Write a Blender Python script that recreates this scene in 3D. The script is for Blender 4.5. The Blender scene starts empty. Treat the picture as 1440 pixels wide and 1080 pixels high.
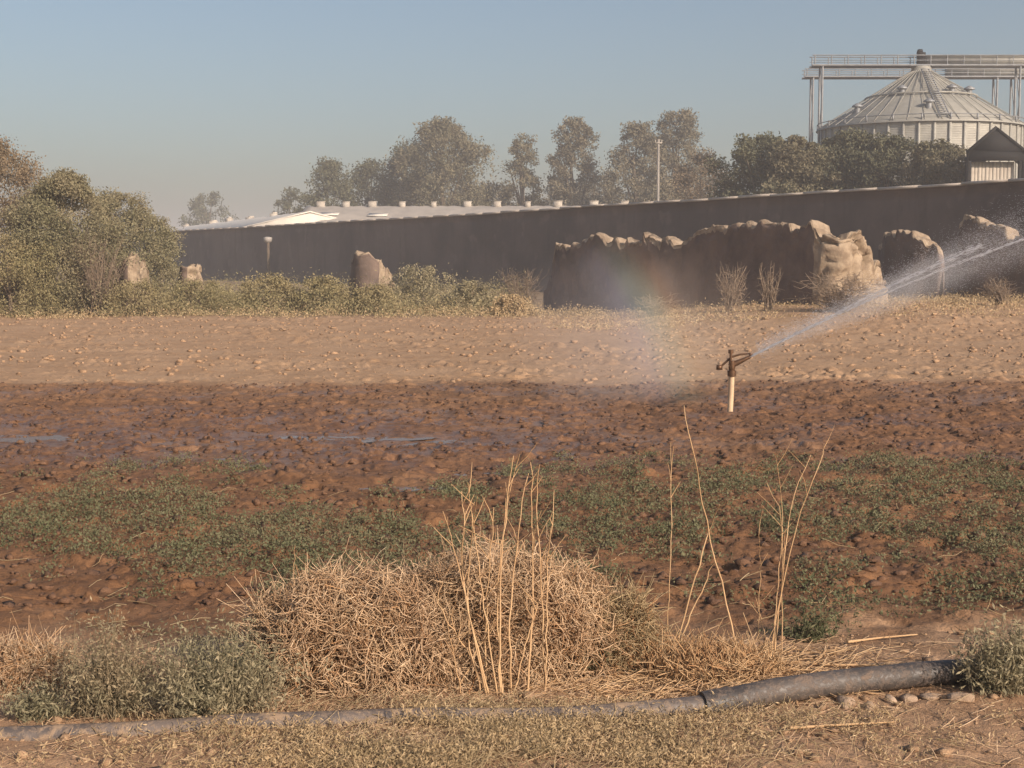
import bpy, math, random
import numpy as np
from mathutils import Vector

SC = bpy.context.scene
COL = SC.collection
R = math.radians

# ------------------------------------------------------------------ camera, sky, sun, exposure
CAM_Z = 1.6
FPX = 2000.0                       # focal length in pixels of the 1440 px wide photograph
PITCH = math.atan(173.0 / FPX)     # the horizon sits 173 px above the middle of the frame
cam = bpy.data.cameras.new('camera')
cam.sensor_width = 36.0
cam.lens = FPX / 1440.0 * 36.0
cam.clip_start = 0.05
cam.clip_end = 5000
cam_o = bpy.data.objects.new('camera', cam)
COL.objects.link(cam_o)
cam_o.location = (0, 0, CAM_Z)
cam_o.rotation_euler = (math.pi / 2 - PITCH, 0, 0)
SC.camera = cam_o

SUN_AZ, SUN_EL = R(138), R(26)     # azimuth clockwise from +Y (the viewing direction)
TO_SUN = Vector((math.sin(SUN_AZ) * math.cos(SUN_EL), math.cos(SUN_AZ) * math.cos(SUN_EL), math.sin(SUN_EL)))
sun = bpy.data.lights.new('sun', 'SUN')
sun.energy = 4.3
sun.angle = R(0.6)
sun.color = (1.0, 0.82, 0.67)
sun_o = bpy.data.objects.new('sun', sun)
COL.objects.link(sun_o)
sun_o.rotation_euler = TO_SUN.to_track_quat('Z', 'Y').to_euler()

W = bpy.data.worlds.new('World')
SC.world = W
W.use_nodes = True
wn = W.node_tree.nodes
bgn = wn['Background']
sky = wn.new('ShaderNodeTexSky')
sky.sky_type = 'NISHITA'
sky.sun_disc = False
sky.sun_elevation = SUN_EL
sky.sun_rotation = SUN_AZ
sky.air_density = 1.0
sky.dust_density = 3.2
sky.ozone_density = 1.5
W.node_tree.links.new(sky.outputs[0], bgn.inputs[0])
bgn.inputs[1].default_value = 0.092

SC.view_settings.view_transform = 'Standard'
SC.view_settings.look = 'None'
SC.view_settings.gamma = 1.0
SC.view_settings.exposure = 0.36
SC.render.engine = 'CYCLES'
SC.cycles.use_denoising = True
SC.cycles.max_bounces = 6
SC.cycles.diffuse_bounces = 2
SC.cycles.glossy_bounces = 2
SC.cycles.transmission_bounces = 3
SC.cycles.volume_bounces = 1
SC.cycles.transparent_max_bounces = 12
SC.cycles.volume_step_rate = 2.0

# ------------------------------------------------------------------ where a pixel of the photograph lies
FWD = np.array((0, math.cos(PITCH), -math.sin(PITCH)))
UPV = np.array((0, math.sin(PITCH), math.cos(PITCH)))

def ray(px, py):
    return FWD + np.array((1.0, 0, 0)) * ((px - 720) / FPX) + UPV * ((540 - py) / FPX)

def at(px, py, d):
    r = ray(px, py)
    return np.array((0, 0, CAM_Z)) + r * (d / r[1])

def gnd(px, py, z=0.0):
    r = ray(px, py)
    return np.array((0, 0, CAM_Z)) + r * ((z - CAM_Z) / r[2])

# ------------------------------------------------------------------ numpy noise
def _hash(ix, iy, seed):
    h = (ix.astype(np.int64) * 374761393 + iy.astype(np.int64) * 668265263 + seed * 1442695041) & 0x7fffffff
    h = ((h ^ (h >> 13)) * 1274126177) & 0x7fffffff
    h = ((h ^ (h >> 16)) * 2246822519) & 0x7fffffff
    return (h ^ (h >> 15)) / float(0x7fffffff)

def vnoise(x, y, seed=0):
    ix, iy = np.floor(x), np.floor(y)
    fx, fy = x - ix, y - iy
    ux, uy = fx * fx * (3 - 2 * fx), fy * fy * (3 - 2 * fy)
    a, b = _hash(ix, iy, seed), _hash(ix + 1, iy, seed)
    c, d = _hash(ix, iy + 1, seed), _hash(ix + 1, iy + 1, seed)
    return (a * (1 - ux) + b * ux) * (1 - uy) + (c * (1 - ux) + d * ux) * uy

def fbm(x, y, seed=0, octv=4):
    s, amp, tot = 0.0, 1.0, 0.0
    for k in range(octv):
        s = s + amp * vnoise(x * 2 ** k + 17.3 * k, y * 2 ** k - 9.1 * k, seed + k)
        tot += amp
        amp *= 0.5
    return s / tot - 0.5

def clods(x, y, seed, lo, hi, keep):
    """domes with hard feet on a jittered grid of unit cells"""
    out = np.zeros_like(x)
    ix, iy = np.floor(x), np.floor(y)
    for dx in (-1, 0, 1):
        for dy in (-1, 0, 1):
            cx, cy = ix + dx, iy + dy
            jx = cx + _hash(cx, cy, seed)
            jy = cy + _hash(cx, cy, seed + 1)
            rr = lo + (hi - lo) * _hash(cx, cy, seed + 2) ** 2
            on = _hash(cx, cy, seed + 3) < keep
            e = 0.7 + 0.6 * _hash(cx, cy, seed + 4)
            d2 = ((x - jx) * e) ** 2 + ((y - jy) / e) ** 2
            v = np.where(on, np.sqrt(np.maximum(0, 1 - d2 / rr ** 2)) * rr, 0)
            out = np.maximum(out, v)
    return out

def sstep(a, b, t):
    u = np.clip((t - a) / (b - a), 0, 1)
    return u * u * (3 - 2 * u)

# shallow basins of standing water: (centre px, centre py, half width m, half depth m, depth m)
_BAS = [(640, 612, 1.1, .55, .06), (420, 608, .9, .5, .05), (700, 655, .65, .32, .05), (60, 612, .8, .5, .05),
        (1290, 676, .95, .22, .06), (150, 668, .42, .2, .05), (225, 692, .25, .14, .05), (870, 648, .5, .2, .04),
        (300, 640, .5, .2, .04), (560, 680, .35, .14, .04)]
BASINS = [(gnd(px, py)[0], gnd(px, py)[1], a, b, c) for px, py, a, b, c in _BAS]

def height(x, y):
    x = np.asarray(x, float); y = np.asarray(y, float)
    near = 1 - sstep(40, 60, y)
    wet = sstep(5.7, 6.6, y) * (1 - sstep(17.8, 19.0, y))
    dry = sstep(17.8, 19.0, y) * (1 - sstep(38, 48, y))
    verge = 1 - sstep(5.3, 6.1, y + 0.5 * fbm(x * .9, y * .9, 77, 2))
    h = 0.10 * fbm(x / 3.1, y / 3.1, 3, 3) * near
    h = h + 0.035 * verge
    wx = x + 0.10 * fbm(x * 6, y * 6, 21, 2)
    wy = y + 0.10 * fbm(x * 6, y * 6, 25, 2)
    rough = 0.09 * fbm(x * 2.4, y * 2.4, 9, 4)
    c1 = clods(wx / .23, wy / .23, 31, .15, .55, .55) * .23
    c2 = clods(wx / .11, wy / .11, 47, .15, .5, .5) * .11
    c3 = clods(wx / .06, wy / .06, 53, .15, .5, .5) * .06
    holes = clods(wx / .36, wy / .36, 61, .1, .34, .6) * .36
    h = h + wet * (rough + 0.22 * c1 + 0.50 * c2 + 0.55 * c3 - 0.55 * holes)
    h = h + dry * (0.4 * rough + 0.42 * c1 * sstep(.35, .6, vnoise(x / 1.7, y / 1.7, 5)) + 0.4 * c2)
    h = h + verge * (0.035 * fbm(x * 5, y * 5, 13, 4) + 0.25 * c2 * sstep(.5, .7, vnoise(x * 1.3, y * 1.3, 6)))
    h = h + 0.42 * sstep(27, 37, y + 2 * fbm(x / 4, y / 4, 8, 2)) * sstep(2.5, 7.5, x) * (1 - sstep(70, 110, y))
    for bx, by, a, b, c in BASINS:
        q = ((x - bx) / a) ** 2 + ((y - by) / b) ** 2
        k = np.exp(-q * 1.1)
        h = h * (1 - .65 * k) - c * k * wet
    return h

def hz(x, y):
    return float(height(np.array([x]), np.array([y]))[0])

# ------------------------------------------------------------------ mesh helpers
def mesh(name, V, F, mat=None, parent=None, smooth=False, loc=None):
    """V (N,3); F a (M,k) array or a list of such arrays; ONE mesh object"""
    V = np.asarray(V, np.float32)
    Fs = F if isinstance(F, (list, tuple)) else [F]
    Fs = [np.asarray(f, np.int32) for f in Fs if len(f)]
    me = bpy.data.meshes.new(name)
    me.vertices.add(len(V))
    me.vertices.foreach_set('co', V.ravel())
    loops = np.concatenate([f.ravel() for f in Fs])
    sizes = np.concatenate([np.full(len(f), f.shape[1], np.int32) for f in Fs])
    starts = np.concatenate(([0], np.cumsum(sizes)[:-1])).astype(np.int32)
    me.loops.add(len(loops))
    me.loops.foreach_set('vertex_index', loops)
    me.polygons.add(len(sizes))
    me.polygons.foreach_set('loop_start', starts)
    me.polygons.foreach_set('loop_total', sizes)
    if smooth:
        me.polygons.foreach_set('use_smooth', np.ones(len(sizes), bool))
    me.update(calc_edges=True)
    me.validate()
    if mat:
        me.materials.append(mat)
    o = bpy.data.objects.new(name, me)
    COL.objects.link(o)
    if parent:
        o.parent = parent
    if loc is not None:
        o.location = loc
    return o

class MB:
    """collects shapes into one mesh"""
    def __init__(s):
        s.V, s.Q, s.T, s.n = [], [], [], 0
    def add(s, V, Q=None, T=None):
        V = np.asarray(V, float).reshape(-1, 3)
        if Q is not None and len(Q): s.Q.append(np.asarray(Q) + s.n)
        if T is not None and len(T): s.T.append(np.asarray(T) + s.n)
        s.V.append(V); s.n += len(V)
    def box(s, c, size, rz=0.0, taper=1.0):
        x, y, z = [v / 2 for v in size]
        P = np.array([(-x, -y, -z), (x, -y, -z), (x, y, -z), (-x, y, -z), (-x * taper, -y * taper, z), (x * taper, -y * taper, z), (x * taper, y * taper, z), (-x * taper, y * taper, z)])
        c_, s_ = math.cos(rz), math.sin(rz)
        P = np.stack([P[:, 0] * c_ - P[:, 1] * s_, P[:, 0] * s_ + P[:, 1] * c_, P[:, 2]], 1) + np.asarray(c)
        s.add(P, [(0, 3, 2, 1), (4, 5, 6, 7), (0, 1, 5, 4), (1, 2, 6, 5), (2, 3, 7, 6), (3, 0, 4, 7)])
    def tube(s, pts, rad, sides=8, cap=True):
        pts = np.asarray(pts, float)
        r = np.full(len(pts), rad) if np.isscalar(rad) else np.asarray(rad, float)
        V, Q = tubes(pts[None], r[None], sides)
        s.add(V, Q)
        if cap:
            m = len(pts)
            for k, flip in ((0, True), (m - 1, False)):
                ring = V[k * sides:(k + 1) * sides]
                Vc = np.vstack([ring, ring.mean(0)])
                T = [(i, (i + 1) % sides, sides) for i in range(sides)]
                if flip: T = [t[::-1] for t in T]
                s.add(Vc, None, T)
    def lathe(s, prof, c, sides=24):
        A = np.linspace(0, 2 * math.pi, sides, endpoint=False)
        V = np.concatenate([np.stack([r * np.cos(A), r * np.sin(A), np.full(sides, z)], 1) for r, z in prof]) + np.asarray(c)
        Q = [(k * sides + i, k * sides + (i + 1) % sides, (k + 1) * sides + (i + 1) % sides, (k + 1) * sides + i) for k in range(len(prof) - 1) for i in range(sides)]
        s.add(V, Q)
    def build(s, name, mat, parent=None, smooth=False, loc=None):
        return mesh(name, np.vstack(s.V), [np.vstack(a) for a in (s.Q, s.T) if a], mat, parent, smooth, loc)

def tubes(P, Rr, sides=3):
    """many tubes at once: P (N,K,3), Rr (N,K) -> verts, quads"""
    N, K, _ = P.shape
    T = np.gradient(P, axis=1)
    T /= np.linalg.norm(T, axis=2, keepdims=True) + 1e-9
    ref = np.where(np.abs(T[:, :1, 2:3]) > .8, np.array([[[1., 0, 0]]]), np.array([[[0, 0, 1.]]]))
    U = np.cross(T, np.broadcast_to(ref, T.shape)); U /= np.linalg.norm(U, axis=2, keepdims=True) + 1e-9
    Wv = np.cross(T, U)
    A = np.linspace(0, 2 * math.pi, sides, endpoint=False)
    V = P[:, :, None, :] + Rr[:, :, None, None] * (U[:, :, None, :] * np.cos(A)[None, None, :, None] + Wv[:, :, None, :] * np.sin(A)[None, None, :, None])
    idx = np.arange(N * K * sides).reshape(N, K, sides)
    a = idx[:, :-1, :]; b = np.roll(a, -1, axis=2); d = idx[:, 1:, :]; c = np.roll(d, -1, axis=2)
    Q = np.stack([a, b, c, d], -1).reshape(-1, 4)
    return V.reshape(-1, 3), Q

def leaves(C, size, rng, aspect=.45, up=0.0, axis=None):
    """a diamond leaf at every point of C"""
    N = len(C)
    a = rng.normal(size=(N, 3)) if axis is None else axis + .5 * rng.normal(size=(N, 3))
    a[:, 2] += up
    a /= np.linalg.norm(a, axis=1, keepdims=True) + 1e-9
    b = np.cross(a, rng.normal(size=(N, 3))); b /= np.linalg.norm(b, axis=1, keepdims=True) + 1e-9
    s = np.asarray(size)[:, None] if not np.isscalar(size) else size
    V = np.stack([C - a * s * .5, C + b * s * aspect * .5, C + a * s * .5, C - b * s * aspect * .5], 1).reshape(-1, 3)
    return V, np.arange(N * 4).reshape(N, 4)

def empty(name, loc, label=None, cat=None, group=None, rz=0.0):
    o = bpy.data.objects.new(name, None)
    o.empty_display_size = .2
    COL.objects.link(o)
    o.location = loc
    o.rotation_euler.z = rz
    tag(o, label, cat, group)
    return o

def tag(o, label=None, cat=None, group=None, kind=None):
    if label: o['label'] = label
    if cat: o['category'] = cat
    if group: o['group'] = group
    if kind: o['kind'] = kind
    return o

# ------------------------------------------------------------------ materials
class NT:
    def __init__(s, name):
        s.m = bpy.data.materials.new(name)
        s.m.use_nodes = True
        s.t = s.m.node_tree
        s.b = s.t.nodes['Principled BSDF']
        s.out = s.t.nodes['Material Output']
    def n(s, typ, **kw):
        o = s.t.nodes.new(typ)
        for k, v in kw.items(): setattr(o, k, v)
        return o
    def l(s, a, b): s.t.links.new(a, b)
    def pos(s):
        return s.n('ShaderNodeNewGeometry').outputs['Position']
    def noise(s, vec, scale, detail=4, rough=.55, dist=0.0):
        o = s.n('ShaderNodeTexNoise')
        o.inputs['Scale'].default_value = scale
        o.inputs['Detail'].default_value = detail
        o.inputs['Roughness'].default_value = rough
        o.inputs['Distortion'].default_value = dist
        if vec is not None: s.l(vec, o.inputs['Vector'])
        return o.outputs['Fac']
    def math(s, op, a, b=None, c=None, clamp=False):
        o = s.n('ShaderNodeMath', operation=op, use_clamp=clamp)
        for i, v in enumerate((a, b, c)):
            if v is None: continue
            if isinstance(v, (int, float)): o.inputs[i].default_value = v
            else: s.l(v, o.inputs[i])
        return o.outputs[0]
    def rng(s, v, a, b, c=0.0, d=1.0, typ='SMOOTHSTEP'):
        o = s.n('ShaderNodeMapRange', interpolation_type=typ)
        s.l(v, o.inputs[0])
        for i, q in enumerate((a, b, c, d)): o.inputs[i + 1].default_value = q
        return o.outputs[0]
    def mix(s, f, a, b):
        o = s.n('ShaderNodeMix', data_type='RGBA')
        if isinstance(f, (int, float)): o.inputs[0].default_value = f
        else: s.l(f, o.inputs[0])
        for i, v in ((6, a), (7, b)):
            if isinstance(v, tuple): o.inputs[i].default_value = (*v, 1)
            else: s.l(v, o.inputs[i])
        return o.outputs[2]
    def bump(s, h, strength=.5, dist=.02):
        o = s.n('ShaderNodeBump')
        o.inputs['Strength'].default_value = strength
        o.inputs['Distance'].default_value = dist
        s.l(h, o.inputs['Height'])
        s.l(o.outputs[0], s.b.inputs['Normal'])

def plain(name, c1, c2, scale=3.0, rough=.8, metal=0.0, bump=0.0, bscale=20.0):
    t = NT(name)
    p = t.pos()
    f = t.rng(t.noise(p, scale, 5, .6), .35, .65)
    t.l(t.mix(f, c1, c2), t.b.inputs['Base Color'])
    t.b.inputs['Roughness'].default_value = rough
    t.b.inputs['Metallic'].default_value = metal
    if bump: t.bump(t.noise(p, bscale, 5, .6), bump, .03)
    return t.m

def leafy(name, c1, c2, c3, scale=.6, trans=.25, rough=.75, spk=.75):
    """foliage or straw: every leaf its own tint, clumps of two hues"""
    t = NT(name)
    g = t.n('ShaderNodeNewGeometry')
    f = t.rng(t.noise(g.outputs['Position'], scale, 3), .38, .62)
    c = t.mix(f, c1, c2)
    r = t.math('POWER', g.outputs['Random Per Island'], 2.0)
    c = t.mix(t.math('MULTIPLY', r, spk), c, c3)
    t.l(c, t.b.inputs['Base Color'])
    t.b.inputs['Roughness'].default_value = rough
    t.b.inputs['Specular IOR Level'].default_value = .25
    if trans:
        tr = t.n('ShaderNodeBsdfTranslucent')
        t.l(c, tr.inputs[0])
        mx = t.n('ShaderNodeMixShader')
        mx.inputs[0].default_value = trans
        t.l(t.b.outputs[0], mx.inputs[1]); t.l(tr.outputs[0], mx.inputs[2])
        t.l(mx.outputs[0], t.out.inputs[0])
    return t.m

M = {}
def soil_material():
    t = NT('field_soil')
    p = t.pos()
    sep = t.n('ShaderNodeSeparateXYZ'); t.l(p, sep.inputs[0])
    X, Y, Z = sep.outputs
    big = t.noise(p, .45, 4)
    mid = t.noise(p, 2.2, 5, .6)
    fine = t.noise(p, 14, 6, .65)
    grit = t.noise(p, 60, 4, .7)
    # boundary of the watered strip; the dry edge bends a little along the row
    wob = t.math('MULTIPLY', t.math('SUBTRACT', mid, .5), 1.6)
    wob2 = t.math('MULTIPLY', t.math('SUBTRACT', big, .5), 1.4)
    yw = t.math('ADD', t.math('ADD', Y, wob), wob2)
    wet_far = t.rng(yw, 18.0, 19.3, 1, 0)
    wet_near = t.rng(yw, 5.5, 6.5, 0, 1)
    wet = t.math('MULTIPLY', wet_far, wet_near)
    dry = t.mix(t.rng(mid, .35, .65), (.40, .262, .158), (.335, .212, .122))
    dry = t.mix(t.rng(fine, .52, .72, 0, .6), dry, (.25, .150, .085))
    dry = t.mix(t.rng(big, .45, .62, 0, .45), dry, (.43, .29, .18))
    w1 = t.mix(t.rng(mid, .35, .65), (.225, .118, .058), (.165, .084, .041))
    w1 = t.mix(t.rng(fine, .45, .7, 0, .8), w1, (.080, .042, .025))
    w1 = t.mix(t.rng(big, .5, .68, 0, .55), w1, (.25, .145, .080))
    w1 = t.mix(t.math('MULTIPLY', t.rng(yw, 14.5, 18.0), .45), w1, (.26, .155, .088))
    verge = t.mix(t.rng(mid, .35, .65), (.42, .27, .165), (.33, .205, .12))
    verge = t.mix(t.rng(fine, .5, .7, 0, .55), verge, (.19, .108, .06))
    c = t.mix(wet, dry, w1)
    c = t.mix(t.rng(yw, 5.4, 6.2, 1, 0), c, verge)
    far = t.rng(yw, 39.5, 43)
    c = t.mix(far, c, t.mix(t.rng(mid, .4, .6), (.27, .19, .115), (.20, .145, .085)))
    t.l(c, t.b.inputs['Base Color'])
    # mud between the clods shines where it is soaked
    soak = t.math('MULTIPLY', t.rng(t.noise(p, .9, 3), .42, .62), t.math('MULTIPLY', t.rng(Y, 9.5, 12), wet))
    band = t.math('MULTIPLY', t.math('MULTIPLY', t.rng(yw, 10.2, 11.8), t.rng(yw, 14.2, 16.5, 1, 0)), t.rng(X, .2, 2.2, 1, .15))
    soak = t.math('MAXIMUM', soak, t.math('MULTIPLY', band, t.rng(t.noise(p, 1.7, 4), .38, .55, .45, 1.15)))
    ro = t.math('SUBTRACT', .92, t.math('MULTIPLY', soak, .52))
    ro = t.math('ADD', ro, t.math('MULTIPLY', t.math('SUBTRACT', fine, .5), .3), clamp=True)
    t.l(ro, t.b.inputs['Roughness'])
    t.l(t.math('ADD', .25, t.math('MULTIPLY', soak, .30)), t.b.inputs['Specular IOR Level'])
    t.bump(t.math('ADD', fine, t.math('MULTIPLY', grit, .5)), .7, .03)
    return t.m

M['soil'] = soil_material()
M['clod_dry'] = plain('dry_clod', (.40, .262, .158), (.27, .17, .098), 9, .95, 0, .6, 40)
M['clod_wet'] = plain('wet_clod', (.17, .090, .048), (.085, .045, .027), 9, .85, 0, .6, 40)
M['adobe'] = plain('adobe', (.37, .29, .205), (.22, .163, .112), 3.6, .95, 0, 1.0, 5)  # lighter adobe tone, sunlight painted in for ruin crests and ends
M['adobe_shaded'] = plain('adobe_shaded', (.168, .122, .098), (.115, .086, .072), 1.3, .95, 0, 1.0, 5)  # darker adobe tone, shade painted into the ruin faces
def wall_material():
    t = NT('mud_plaster')
    p = t.pos()
    sep = t.n('ShaderNodeSeparateXYZ'); t.l(p, sep.inputs[0])
    mp = t.n('ShaderNodeMapping'); mp.inputs['Scale'].default_value = (1, 1, .18); t.l(p, mp.inputs[0])
    c = t.mix(t.rng(t.noise(p, .22, 4), .38, .62), (.165, .130, .112), (.112, .090, .080))
    c = t.mix(t.rng(t.noise(mp.outputs[0], 1.1, 5, .65), .5, .72, 0, .55), c, (.085, .068, .060))
    c = t.mix(t.rng(t.noise(p, .8, 4), .56, .68, 0, .45), c, (.22, .175, .145))
    dust = t.math('MULTIPLY', t.rng(t.math('ADD', sep.outputs[2], t.noise(p, 1.2, 4)), .7, 1.7, 1, 0), .6)
    t.l(t.mix(dust, c, (.23, .17, .125)), t.b.inputs['Base Color'])
    t.b.inputs['Roughness'].default_value = .95
    t.bump(t.noise(p, 4, 5, .6), .5, .03)
    return t.m
M['wall'] = wall_material()
M['coping'] = plain('pale_coping', (.62, .55, .47), (.50, .44, .37), 2, .9, 0, .4, 12)
M['straw'] = leafy('straw', (.64, .45, .275), (.46, .29, .165), (.78, .60, .41), 7, .15)
M['straw_dark'] = leafy('rusty_twig', (.46, .26, .13), (.36, .19, .09), (.60, .39, .21), 6, .1)
M['straw_pale'] = leafy('pale_stalk', (.56, .37, .20), (.47, .29, .15), (.62, .45, .27), 5, .05)
M['drygrass'] = leafy('dry_grass', (.43, .315, .175), (.34, .26, .145), (.58, .44, .27), 2.5, .15)
M['weed'] = leafy('field_weed', (.110, .122, .060), (.150, .145, .080), (.22, .205, .12), 1.2, .2)
M['weed_grey'] = leafy('grey_weed', (.22, .205, .125), (.28, .24, .15), (.42, .36, .235), 4, .2)
M['weed_brown'] = leafy('brown_weed', (.27, .215, .135), (.22, .20, .125), (.44, .35, .225), 6, .2)
M['strip'] = leafy('verge_weed', (.215, .195, .095), (.27, .225, .120), (.36, .30, .17), .5, .2)
M['bush_olive'] = leafy('olive_leaf', (.185, .178, .098), (.25, .215, .130), (.34, .30, .19), .7, .25)
M['bush_brown'] = leafy('brown_leaf', (.22, .165, .105), (.16, .125, .08), (.31, .24, .155), .8, .2)
M['dead'] = leafy('dead_twig', (.22, .165, .120), (.17, .128, .092), (.29, .23, .17), 1.5, .0)
M['tree_dark'] = leafy('dark_leaf', (.085, .090, .055), (.115, .118, .070), (.17, .165, .10), .5, .2, spk=.5)
M['tree_olive'] = leafy('dusty_leaf', (.135, .130, .078), (.175, .155, .098), (.24, .21, .135), .5, .2, spk=.5)
M['tree_brown'] = leafy('dusty_brown_leaf', (.185, .160, .105), (.130, .122, .080), (.27, .23, .155), .5, .2, spk=.5)
M['bark'] = plain('bark', (.16, .125, .09), (.10, .078, .056), 3, .95, 0, .6, 12)
def pipe_material(name, c1, c2, mud, cover):
    t = NT(name)
    p = t.pos()
    c = t.mix(t.rng(t.noise(p, 6, 4), .4, .6), c1, c2)
    f = t.rng(t.noise(p, 9, 6, .7, .6), cover, cover + .12)
    f2 = t.rng(t.noise(p, 45, 4, .7), .45, .62, 0, .5)
    f = t.math('MAXIMUM', f, f2)
    t.l(t.mix(f, c, mud), t.b.inputs['Base Color'])
    t.l(t.math('ADD', .5, t.math('MULTIPLY', f, .45)), t.b.inputs['Roughness'])
    t.bump(f, .35, .01)
    return t.m
M['pipe'] = pipe_material('black_pipe', (.05, .045, .043), (.085, .073, .066), (.17, .125, .095), .56)
M['pipe_dust'] = pipe_material('dusty_pipe', (.10, .085, .078), (.16, .132, .115), (.30, .215, .145), .50)
M['pvc'] = plain('pale_riser', (.60, .45, .29), (.50, .36, .23), 12, .6)
M['brass'] = plain('brown_brass', (.16, .085, .045), (.10, .055, .03), 20, .45, .5)
M['stone'] = plain('stone', (.42, .31, .22), (.30, .21, .14), 8, .9, 0, .5, 30)
M['steel'] = plain('grey_steel', (.20, .215, .23), (.27, .28, .29), 2, .6, .4)
M['white'] = plain('white_sheet', (.72, .68, .60), (.62, .58, .51), .8, .7)
M['roof_grey'] = plain('grey_roof_sheet', (.34, .31, .275), (.27, .25, .225), .6, .8)
M['dark_sheet'] = plain('dark_sheet', (.026, .026, .027), (.018, .018, .019), 1, .8)
M['lamp'] = plain('pale_lamp', (.36, .33, .3), (.3, .28, .25), 3, .6)
M['conc'] = plain('pale_concrete', (.44, .40, .34), (.36, .32, .27), 1.5, .9)

M['dark_sheet'].node_tree.nodes['Principled BSDF'].inputs['Specular IOR Level'].default_value = .08

def bin_material(name, c1, c2):
    t = NT(name)
    p = t.pos()
    sep = t.n('ShaderNodeSeparateXYZ'); t.l(p, sep.inputs[0])
    w = t.n('ShaderNodeTexWave', wave_type='BANDS', bands_direction='Z')
    w.inputs['Scale'].default_value = 2.6
    t.l(p, w.inputs['Vector'])
    st = t.noise(p, 1.4, 5, .65)
    t.l(t.mix(t.rng(st, .35, .65), c1, c2), t.b.inputs['Base Color'])
    t.b.inputs['Roughness'].default_value = .6
    t.b.inputs['Metallic'].default_value = .15
    t.bump(w.outputs['Fac'], .4, .03)
    return t.m
M['bin'] = bin_material('galvanised_bin', (.36, .355, .315), (.29, .285, .255))
M['bin_roof'] = bin_material('bin_roof_sheet', (.31, .305, .27), (.26, .255, .225))

def water_material():
    t = NT('puddle_water')
    p = t.pos()
    t.b.inputs['Base Color'].default_value = (.16, .105, .07, 1)
    t.b.inputs['Roughness'].default_value = .24
    t.b.inputs['Specular IOR Level'].default_value = .6
    t.bump(t.noise(p, 9, 3), .12, .02)
    return t.m
M['water'] = water_material()

def drop_material():
    t = NT('water_drops')
    t.b.inputs['Base Color'].default_value = (.9, .9, .92, 1)
    t.b.inputs['Roughness'].default_value = .25
    tr = t.n('ShaderNodeBsdfTranslucent'); tr.inputs[0].default_value = (.85, .86, .9, 1)
    mx = t.n('ShaderNodeMixShader'); mx.inputs[0].default_value = .5
    t.l(t.b.outputs[0], mx.inputs[1]); t.l(tr.outputs[0], mx.inputs[2])
    t.l(mx.outputs[0], t.out.inputs[0])
    return t.m
M['drop'] = drop_material()

rng = np.random.default_rng(11)

# ------------------------------------------------------------------ the ground: one sheet to the horizon, fine in front of the camera
def build_ground():
    ox, oy = 0.0, -6.0
    rr = np.concatenate([np.linspace(.5, 9.4, 14), np.arange(9.7, 13.0, .02), np.arange(13.0, 26.0, .027), 
                         np.geomspace(26.0, 60.0, 300), np.geomspace(61.0, 950.0, 60)])
    dense = np.radians(np.linspace(-22, 22, 860))
    side = np.radians(np.geomspace(22.3, 180, 46))
    an = np.concatenate([-side[::-1][1:], dense, side])
    Rr, A = np.meshgrid(rr, an, indexing='ij')
    X, Y = ox + Rr * np.sin(A), oy + Rr * np.cos(A)
    Z = height(X.ravel(), Y.ravel()).reshape(X.shape)
    V = np.stack([X, Y, Z], -1).reshape(-1, 3)
    n, m = X.shape
    I = np.arange(n * m).reshape(n, m)
    nx = np.roll(I, -1, axis=1)
    Q = np.stack([I[:-1], I[1:], nx[1:], nx[:-1]], -1).reshape(-1, 4)
    c = len(V)
    V = np.vstack([V, [(ox, oy, 0)]])
    T = np.stack([np.full(m, c), I[0], nx[0]], -1)
    o = mesh('ground', V, [Q, T], M['soil'], smooth=True)
    tag(o, 'bare farm field, watered brown near and dry tan beyond', 'ground', kind='structure')
build_ground()

for i, (bx, by, a, b, c) in enumerate(BASINS):
    A = np.linspace(0, 2 * math.pi, 40, endpoint=False)
    k = 1.25 + .12 * np.sin(3 * A + i) + .1 * np.sin(5 * A + 2 * i)
    z = hz(bx, by) + .003
    V = np.vstack([np.stack([bx + a * k * np.cos(A), by + b * k * np.sin(A), np.full(40, z)], 1), [(bx, by, z)]])
    o = mesh('puddle', V, np.array([(j, (j + 1) % 40, 40) for j in range(40)]), M['water'])
    tag(o, 'shallow puddle of irrigation water shining between wet clods', 'puddle', 'puddles in the watered strip', 'structure')

# ------------------------------------------------------------------ clods (nobody could count them)
ICO_V = None
def icosa():
    g = (1 + 5 ** .5) / 2
    V = np.array([(-1, g, 0), (1, g, 0), (-1, -g, 0), (1, -g, 0), (0, -1, g), (0, 1, g), (0, -1, -g), (0, 1, -g), (g, 0, -1), (g, 0, 1), (-g, 0, -1), (-g, 0, 1)]) / math.hypot(1, g)
    F = np.array([(0, 11, 5), (0, 5, 1), (0, 1, 7), (0, 7, 10), (0, 10, 11), (1, 5, 9), (5, 11, 4), (11, 10, 2), (10, 7, 6), (7, 1, 8), (3, 9, 4), (3, 4, 2), (3, 2, 6), (3, 6, 8), (3, 8, 9), (4, 9, 5), (2, 4, 11), (6, 2, 10), (8, 6, 7), (9, 8, 1)])
    return V, F
IV, IF = icosa()

def rubble(name, x, y, s, mat, flat=.65):
    N = len(x)
    z = height(x, y)
    P = IV[None] * (1 + .36 * np.clip(rng.normal(size=(N, 12, 1)), -1.6, 1.6)) * s[:, None, None]
    P = P * np.stack([rng.uniform(.8, 1.4, N), rng.uniform(.8, 1.3, N), np.full(N, flat)], 1)[:, None, :]
    P = P + np.stack([x, y, z + s * .25], 1)[:, None, :]
    F = IF[None] + (np.arange(N) * 12)[:, None, None]
    return mesh(name, P.reshape(-1, 3), F.reshape(-1, 3), mat)

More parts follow.
